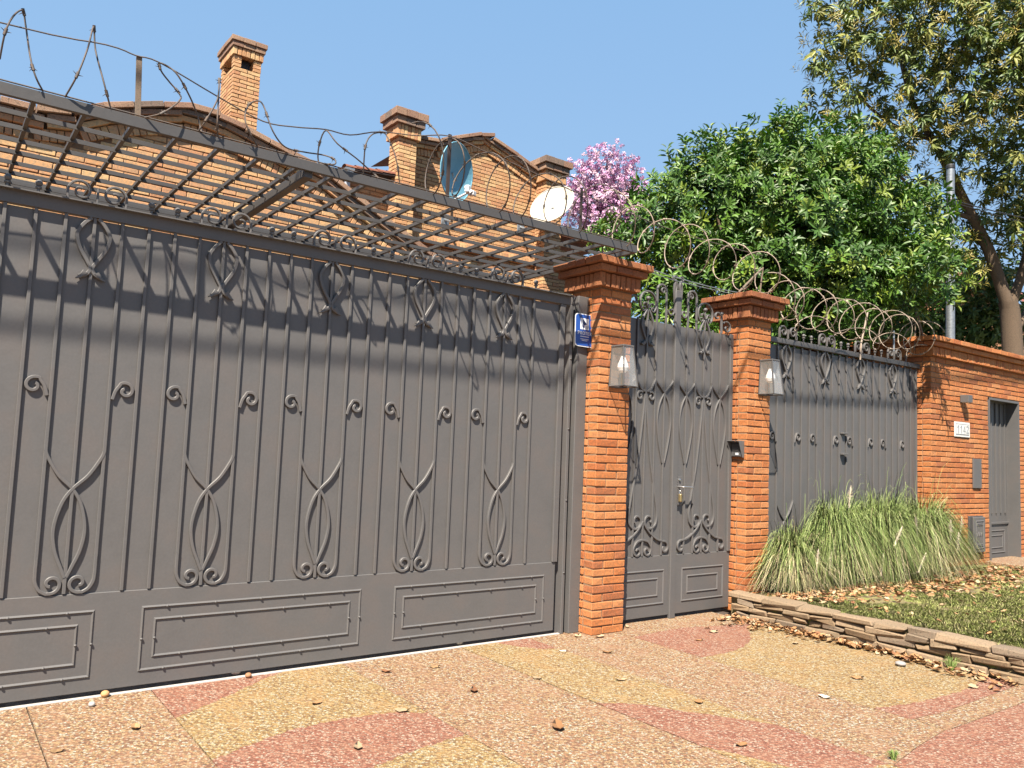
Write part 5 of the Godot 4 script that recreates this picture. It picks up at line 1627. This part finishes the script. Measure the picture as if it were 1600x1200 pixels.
func pavement() -> void:
	var base := Shape.new()
	base.quad(Vector3(-60, -0.04, 40), Vector3(60, -0.04, 40), Vector3(60, -0.04, -60), Vector3(-60, -0.04, -60))
	structure("ground", base.mesh(), M.concrete)
	var yard := Shape.new()
	yard.span(-9, 6.0, -0.03, -0.002, -14, -0.03)
	structure("courtyard", yard.mesh(), M.concrete)
	var bed := Shape.new()
	bed.span(-9.2, 2.2, -0.05, -0.012, -0.025, 9.0)
	var p := structure("pavement", bed.mesh(), M.grout)
	var T := 9.0
	var strips := [
		[-9.0, -6.3, [["tan", null]]], [-6.3, -5.0, [["tan", null]]], [-5.0, -3.755, [["tan", null]]], [-3.755, -3.12, [["tan", null]]],
		[-3.12, -1.9, [["red", [[-3.12, 0.60], [-2.80, 0.38], [-2.43, 0.09], [-2.2, -0.015], [-1.9, -0.02]]], ["yellow", [[-3.12, 1.27], [-2.94, 1.18], [-2.67, 1.07], [-2.37, 1.045], [-2.08, 1.08], [-1.9, 1.19]]], ["red", [[-3.12, 2.05], [-2.8, 1.86], [-2.5, 1.72], [-2.26, 1.64], [-1.9, 1.58]]], ["yellow", [[-3.12, 3.0], [-1.9, 2.7]]], ["red", [[-3.12, 3.9], [-1.9, 3.6]]], ["yellow", null]]],
		[-1.9, -0.93, [["tan", [[-1.9, 3.6], [-0.93, 3.6]]], ["tan", null]]],
		[-0.93, -0.28, [["red", [[-0.93, -0.02], [-0.62, -0.01], [-0.52, 0.22], [-0.4, 0.36], [-0.28, 0.40]]], ["yellow", [[-0.93, 1.53], [-0.71, 1.68], [-0.6, 1.88], [-0.47, 2.05], [-0.28, 2.35]]], ["red", [[-0.93, 2.35], [-0.86, 2.5], [-0.77, 2.76], [-0.57, 2.95], [-0.28, 3.0]]], ["yellow", null]]],
		[-0.28, 0.53, [["tan", [[-0.28, 3.02], [0.1, 2.95], [0.53, 2.9]]], ["red", [[-0.28, 4.4], [0.53, 4.3]]], ["tan", null]]],
		[0.53, 2.02, [["tan", [[0.53, 0.40], [0.85, 0.36], [1.2, 0.34], [1.79, 0.5], [2.02, 0.52]]], ["red", [[0.53, 1.12], [0.89, 1.11], [1.1, 1.06], [1.36, 0.94], [1.6, 0.75], [1.79, 0.58], [2.02, 0.535]]], ["yellow", [[0.53, 2.47], [0.9, 2.55], [1.42, 2.58], [1.8, 2.54], [2.02, 2.5]]], ["red", [[0.53, 2.70], [0.9, 2.735], [2.02, 2.715]]], ["tan", [[0.53, 2.91], [2.02, 2.915]]], ["red", [[0.53, 4.4], [2.02, 4.4]]], ["tan", null]]],
	]
	var g := 0.004
	for sp in strips:
		var x0: float = sp[0] + g
		var x1: float = sp[1] - g
		var prev := [[x0, -0.02], [x1, -0.02]]
		for reg in sp[2]:
			var nxt = reg[1]
			if nxt == null:
				nxt = [[x0, T], [x1, T]]
			var s := Shape.new()
			var n := 96
			var lift := rng.randf_range(-0.0015, 0.0015)
			var pa := []
			var pb := []
			for q in prev:
				pa.append(Vector2(q[0], q[1]))
			for q in nxt:
				pb.append(Vector2(q[0], q[1]))
			for i in n:
				var xa := lerpf(x0, x1, float(i) / n)
				var xb := lerpf(x0, x1, float(i + 1) / n)
				var a0 := wave(pa, xa) + (rag(xa) if pa.size() > 3 else 0.0)
				var b0 := wave(pa, xb) + (rag(xb) if pa.size() > 3 else 0.0)
				var a1 := wave(pb, xa) + (rag(xa) if pb.size() > 3 else 0.0)
				var b1 := wave(pb, xb) + (rag(xb) if pb.size() > 3 else 0.0)
				if a1 - a0 < 0.004 and b1 - b0 < 0.004:
					continue
				a1 = maxf(a1, a0 + 0.001)
				b1 = maxf(b1, b0 + 0.001)
				s.quad(Vector3(xa, lift, a1), Vector3(xb, lift, b1), Vector3(xb, lift, b0), Vector3(xa, lift, a0))
				s.quad(Vector3(xa, -0.012, a1), Vector3(xb, -0.012, b1), Vector3(xb, lift, b1), Vector3(xa, lift, a1))
				s.quad(Vector3(xb, -0.012, b0), Vector3(xa, -0.012, a0), Vector3(xa, lift, a0), Vector3(xb, lift, b0))
				if i == 0:
					s.quad(Vector3(xa, -0.012, a0), Vector3(xa, -0.012, a1), Vector3(xa, lift, a1), Vector3(xa, lift, a0))
				if i == n - 1:
					s.quad(Vector3(xb, -0.012, b1), Vector3(xb, -0.012, b0), Vector3(xb, lift, b0), Vector3(xb, lift, b1))
			part("slab", s.mesh(), M[reg[0]], p)
			prev = []
			for q in nxt:
				prev.append([q[0], q[1] + (0.006 if nxt.size() < 4 else 0.0)])
	# raised bed
	var l := Shape.new()
	var nx := 40
	var nzz := 24
	for i in nx:
		for k in nzz:
			var xa := lerpf(2.13, 14.0, float(i) / nx)
			var xb := lerpf(2.13, 14.0, float(i + 1) / nx)
			var za := lerpf(0.0, 9.0, float(k) / nzz)
			var zb := lerpf(0.0, 9.0, float(k + 1) / nzz)
			if za < 0.1:
				za = 0.192
			l.quad(Vector3(xa, lawn_y(xa, zb) - 0.004, zb), Vector3(xb, lawn_y(xb, zb) - 0.004, zb), Vector3(xb, lawn_y(xb, za) - 0.004, za), Vector3(xa, lawn_y(xa, za) - 0.004, za))
	l.span(2.65, 14.0, 0.1, 0.2, -0.005, 0.191)
	structure("lawn", l.mesh(), M.soil)
	var th := Shape.new()
	th.bevel_box(Vector3(8.3, 0.17, 0.36), Vector3(1.5, 0.14, 0.62), 0.01)
	structure("doorstep", th.mesh(), M.tan)

func stone_edging() -> void:
	var t := thing("stone_edging", "low dry stone retaining wall along the raised lawn", "wall")
	var core := Shape.new()
	core.span(2.06, 2.16, -0.03, 0.19, 0.19, 9.0)
	part("core", core.mesh(), M.soil, t)
	var g := RandomNumberGenerator.new()
	g.seed = 9
	var rows := [[0.0, 0.07], [0.07, 0.125], [0.125, 0.178]]
	for r in rows:
		var z := 0.2 + g.randf() * 0.1
		while z < 5.6:
			var l := g.randf_range(0.12, 0.34)
			var s := Shape.new()
			var hh: float = r[1] - r[0]
			s.bevel_box(Vector3.ZERO, Vector3(0.13 + g.randf_range(-0.015, 0.02), hh - 0.008, l - 0.01), 0.008, 0.013, g)
			var o := part("stone", s.mesh(), M.stones[g.randi() % 5], t, Vector3(2.075 + g.randf_range(-0.012, 0.008), (r[0] + r[1]) / 2 + g.randf_range(-0.003, 0.003), z + l / 2))
			o.rotation = Vector3(g.randf_range(-0.05, 0.05), g.randf_range(-0.08, 0.08), 0)
			z += l
	var z2 := 0.18
	while z2 < 5.6:
		var l := g.randf_range(0.2, 0.42)
		var s := Shape.new()
		s.bevel_box(Vector3.ZERO, Vector3(0.17 + g.randf_range(-0.01, 0.03), 0.05, l - 0.012), 0.009, 0.012, g)
		part("cap_stone", s.mesh(), M.stones[[0, 2, 3, 1][g.randi() % 4]], t, Vector3(2.095 + g.randf_range(-0.01, 0.01), 0.207 + g.randf_range(-0.004, 0.004), z2 + l / 2))
		z2 += l

func utilities() -> void:
	var t := thing("utility_pole", "slender galvanised steel pole rising behind the gatehouse roof edge", "pole", Vector3(7.74, 3.0, -0.36))
	var s := Shape.new()
	s.tube([Vector3(0, 0.1, 0), Vector3(0.02, 1.5, 0), Vector3(0.05, 3.0, 0)], 0.062, 14, 0.056)
	part("shaft", s.mesh(), M.galv, t)
	s = Shape.new()
	s.lathe([Vector2(0.0001, 3.06), Vector2(0.05, 3.055), Vector2(0.066, 3.03), Vector2(0.066, 2.99), Vector2(0.056, 2.985)], Vector3(0.05, 0, 0), 14)
	part("pole_cap", s.mesh(), M.black, t)
	s = Shape.new()
	s.lathe([Vector2(0.064, 2.42), Vector2(0.07, 2.44), Vector2(0.07, 2.5), Vector2(0.064, 2.52)], Vector3(0.04, 0, 0), 14)
	s.bevel_box(Vector3(0.1, 2.47, 0.02), Vector3(0.1, 0.06, 0.05), 0.008)
	part("clamp", s.mesh(), M.black, t)
	s = Shape.new()
	s.tube(curve([Vector3(7.82, 5.5, -0.34), Vector3(9.5, 5.42, 0.2), Vector3(12, 5.5, 1.0), Vector3(16, 5.9, 2.2)], 5), 0.009, 6)
	s.tube(curve([Vector3(7.82, 5.47, -0.34), Vector3(9.5, 5.3, 0.3), Vector3(12, 5.3, 1.3), Vector3(16, 5.6, 2.8)], 5), 0.006, 6)
	single("service_cable", s.mesh(), M.black, "black service cable leaving the steel pole to the right", "cable")
	# street power lines above the pavement: out of view, they draw soft lines of shade across the gates
	s = Shape.new()
	s.tube([Vector3(-14, 7.72, 2.5), Vector3(-7.0, 7.77, 2.5), Vector3(-1.7, 7.845, 2.5), Vector3(3, 7.95, 2.5), Vector3(10, 8.2, 2.5)], 0.017, 6)
	single("power_line", s.mesh(), M.black, "upper black power line strung along the street overhead", "cable")
	s = Shape.new()
	s.tube([Vector3(-14, 7.32, 2.5), Vector3(-7.0, 7.3, 2.5), Vector3(-2.0, 7.32, 2.5), Vector3(1.0, 7.42, 2.5), Vector3(2.9, 7.5, 2.5), Vector3(10, 7.9, 2.5)], 0.017, 6)
	single("power_line", s.mesh(), M.black, "lower black power line strung along the street overhead", "cable")

func far_background() -> void:
	# neighbour's brick house with tiled roof, glimpsed through the trees on the right
	var t := thing("neighbour_house", "orange brick neighbour house with tiled roof glimpsed through the trees", "house")
	box_part("wall", t, M.house[4], 18.5, 30.0, -0.1, 6.7, -10.5, -5.2, 0.02)
	var s := Shape.new()
	s.quad(Vector3(18.1, 6.6, -4.8), Vector3(30.4, 6.6, -4.8), Vector3(30.4, 8.5, -7.85), Vector3(18.1, 8.5, -7.85))
	s.quad(Vector3(30.4, 6.6, -10.9), Vector3(18.1, 6.6, -10.9), Vector3(18.1, 8.5, -7.85), Vector3(30.4, 8.5, -7.85))
	s.out_tri(Vector3(18.2, 6.6, -4.9), Vector3(18.2, 6.6, -10.8), Vector3(18.2, 8.4, -7.85), Vector3(20, 6.8, -7.85))
	part("roof", s.mesh(), M.tile, t)
	# garden wall that shows dark red between the gate scrolls
	var w := thing("garden_wall", "dark reddish brick garden wall seen between the gate scrolls", "wall", Vector3(4.3, 0, -3.3))
	box_part("wall_body", w, M.mortar_house, -3.0, 1.75, -0.1, 3.2, -0.12, 0.0, 0.005)
	for k in 22:
		for i in 13:
			var x := -1.58 + 0.255 * i + (0.12 if k % 2 else 0.0)
			if x < 1.55:
				brick(w, [M.bricks[4], M.bricks[7], M.bricks[2]], Vector3(x + 0.12, 1.72 + CH * k, 0.02), 0.243, BH, 0.05)

# ------------------------------------------------------------------ scene
func _ready() -> void:
	rng.seed = 20240
	var cam := Camera3D.new()
	cam.name = "camera"
	add_child(cam)
	cam.transform = Transform3D(Basis(Vector3(0.803, 0.039, 0.595), Vector3(-0.081, 0.996, 0.044), Vector3(-0.591, -0.083, 0.803)).orthonormalized(), Vector3(-4.327, 1.5, 5.164))
	cam.fov = 51.675
	cam.far = 400.0
	cam.current = true
	var we := WorldEnvironment.new()
	we.name = "world"
	var env := Environment.new()
	env.background_mode = Environment.BG_SKY
	var sm := ProceduralSkyMaterial.new()
	sm.sky_top_color = Color(0.301, 0.42, 0.547)
	sm.sky_horizon_color = Color(0.429, 0.515, 0.602)
	sm.sky_curve = 0.34
	sm.ground_bottom_color = Color(0.304, 0.268, 0.232)
	sm.ground_horizon_color = Color(0.395, 0.45, 0.504)
	sm.sun_angle_max = 1.0
	var sky := Sky.new()
	sky.sky_material = sm
	env.sky = sky
	env.tonemap_mode = Environment.TONE_MAPPER_LINEAR
	env.tonemap_exposure = 3.0
	env.sdfgi_enabled = true
	env.ssao_enabled = true
	env.ssil_enabled = true
	we.environment = env
	add_child(we)
	var sun := DirectionalLight3D.new()
	sun.name = "sun"
	sun.light_color = Color(1.0, 0.955, 0.89)
	sun.light_energy = 1.6
	sun.light_angular_distance = 0.53
	sun.shadow_enabled = true
	add_child(sun)
	sun.look_at_from_position(Vector3(-5.7, 10.0, 4.8), Vector3.ZERO, Vector3.UP)

	make_materials()
	print("materials")
	pavement()
	house_left()
	house_right()
	stack("tall brick chimney with open flue rising behind the left gable", -0.586, -0.115, -9.03, -8.3, 4.6, 8.08, 8.38, true, 0.075)
	stack("square brick corner stack left of the blue satellite dish", 1.74, 2.10, -6.93, -6.6, 3.0, 6.80, 7.20, false, 0.14)
	stack("square brick corner stack beside the pink flowering tree", 4.96, 5.38, -7.0, -6.6, 3.0, 6.80, 7.18, false, 0.14)
	right_building()
	far_background()
	print("structure")
	var d := unit_meshes()
	sliding_gate(d)
	gate_post()
	pillar(0.232, 0.2, "orange brick pillar next to the sliding gate, carrying the first lantern")
	pillar(2.262, 0.19, "orange brick pillar right of the pedestrian gate, carrying the intercom")
	pedestrian_gate()
	fence_panel(d)
	canopy()
	stone_edging()
	print("gates")
	trees()
	grass_clump(Vector3(2.98, 0.2, 0.27), "low grass clump with straw coloured foot beside the second pillar", 0.62, 0.46, 6800, 201, [[0.2, 0.16, 0.05, 0.25], [-0.02, 0.2, 0.0, 0.25]], 0.75)
	grass_clump(Vector3(3.7, 0.2, 0.3), "tall green grass clump with a pale plume before the fence", 0.88, 0.56, 8000, 202, [[0.12, 0.82, 0.0, 0.06], [0.3, 0.12, 0.05, 0.32]], 0.2)
	grass_clump(Vector3(4.6, 0.2, 0.31), "broad green grass clump in the middle right of the fence", 0.93, 0.6, 8200, 203, [[-0.3, 0.42, 0.5, 0.3], [0.1, 0.12, 0.5, 0.36], [0.3, 0.5, -0.3, 0.25]], 0.25)
	grass_clump(Vector3(5.5, 0.2, 0.33), "grass clump with dry plumes against the gatehouse corner", 0.88, 0.62, 8000, 204, [[0.05, 0.45, -0.15, 0.3], [0.15, 0.3, -0.05, 0.33], [0.85, 0.45, 0.0, 0.05]], 0.55)
	weed(Vector3(1.95, 0.0, 2.28), "small green weed growing at the foot of the stone edging", 0.11, 211)
	weed(Vector3(-0.2, 0.0, 2.98), "tiny weed in the pavement joint at the bottom edge", 0.05, 212)
	lawn_and_litter()
	print("plants")
	security_sign()
	wall_lantern(Vector3(0.43, 2.08, 0.2), "glass wall lantern with white bulb on the first brick pillar")
	wall_lantern(Vector3(2.51, 2.165, 0.19), "glass wall lantern with white bulb on the second brick pillar")
	intercom()
	gatehouse_fittings()
	dish("blue satellite dish with white receiver in front of the brick gable", Vector3(2.62, 6.19, -6.1), Vector3(0.40, -0.10, 0.9), 0.48, 0.50, M.dish_blue, true, Vector3(2.9, 5.6, -6.9))
	dish("white satellite dish at the canopy's right end beneath the third stack", Vector3(4.72, 6.1, -6.1), Vector3(-0.83, 0.45, 0.34), 0.44, 0.44, M.dish_white, false, Vector3(4.6, 5.8, -6.9))
	utilities()
	wires()
	loose_leaves()
	print("done")
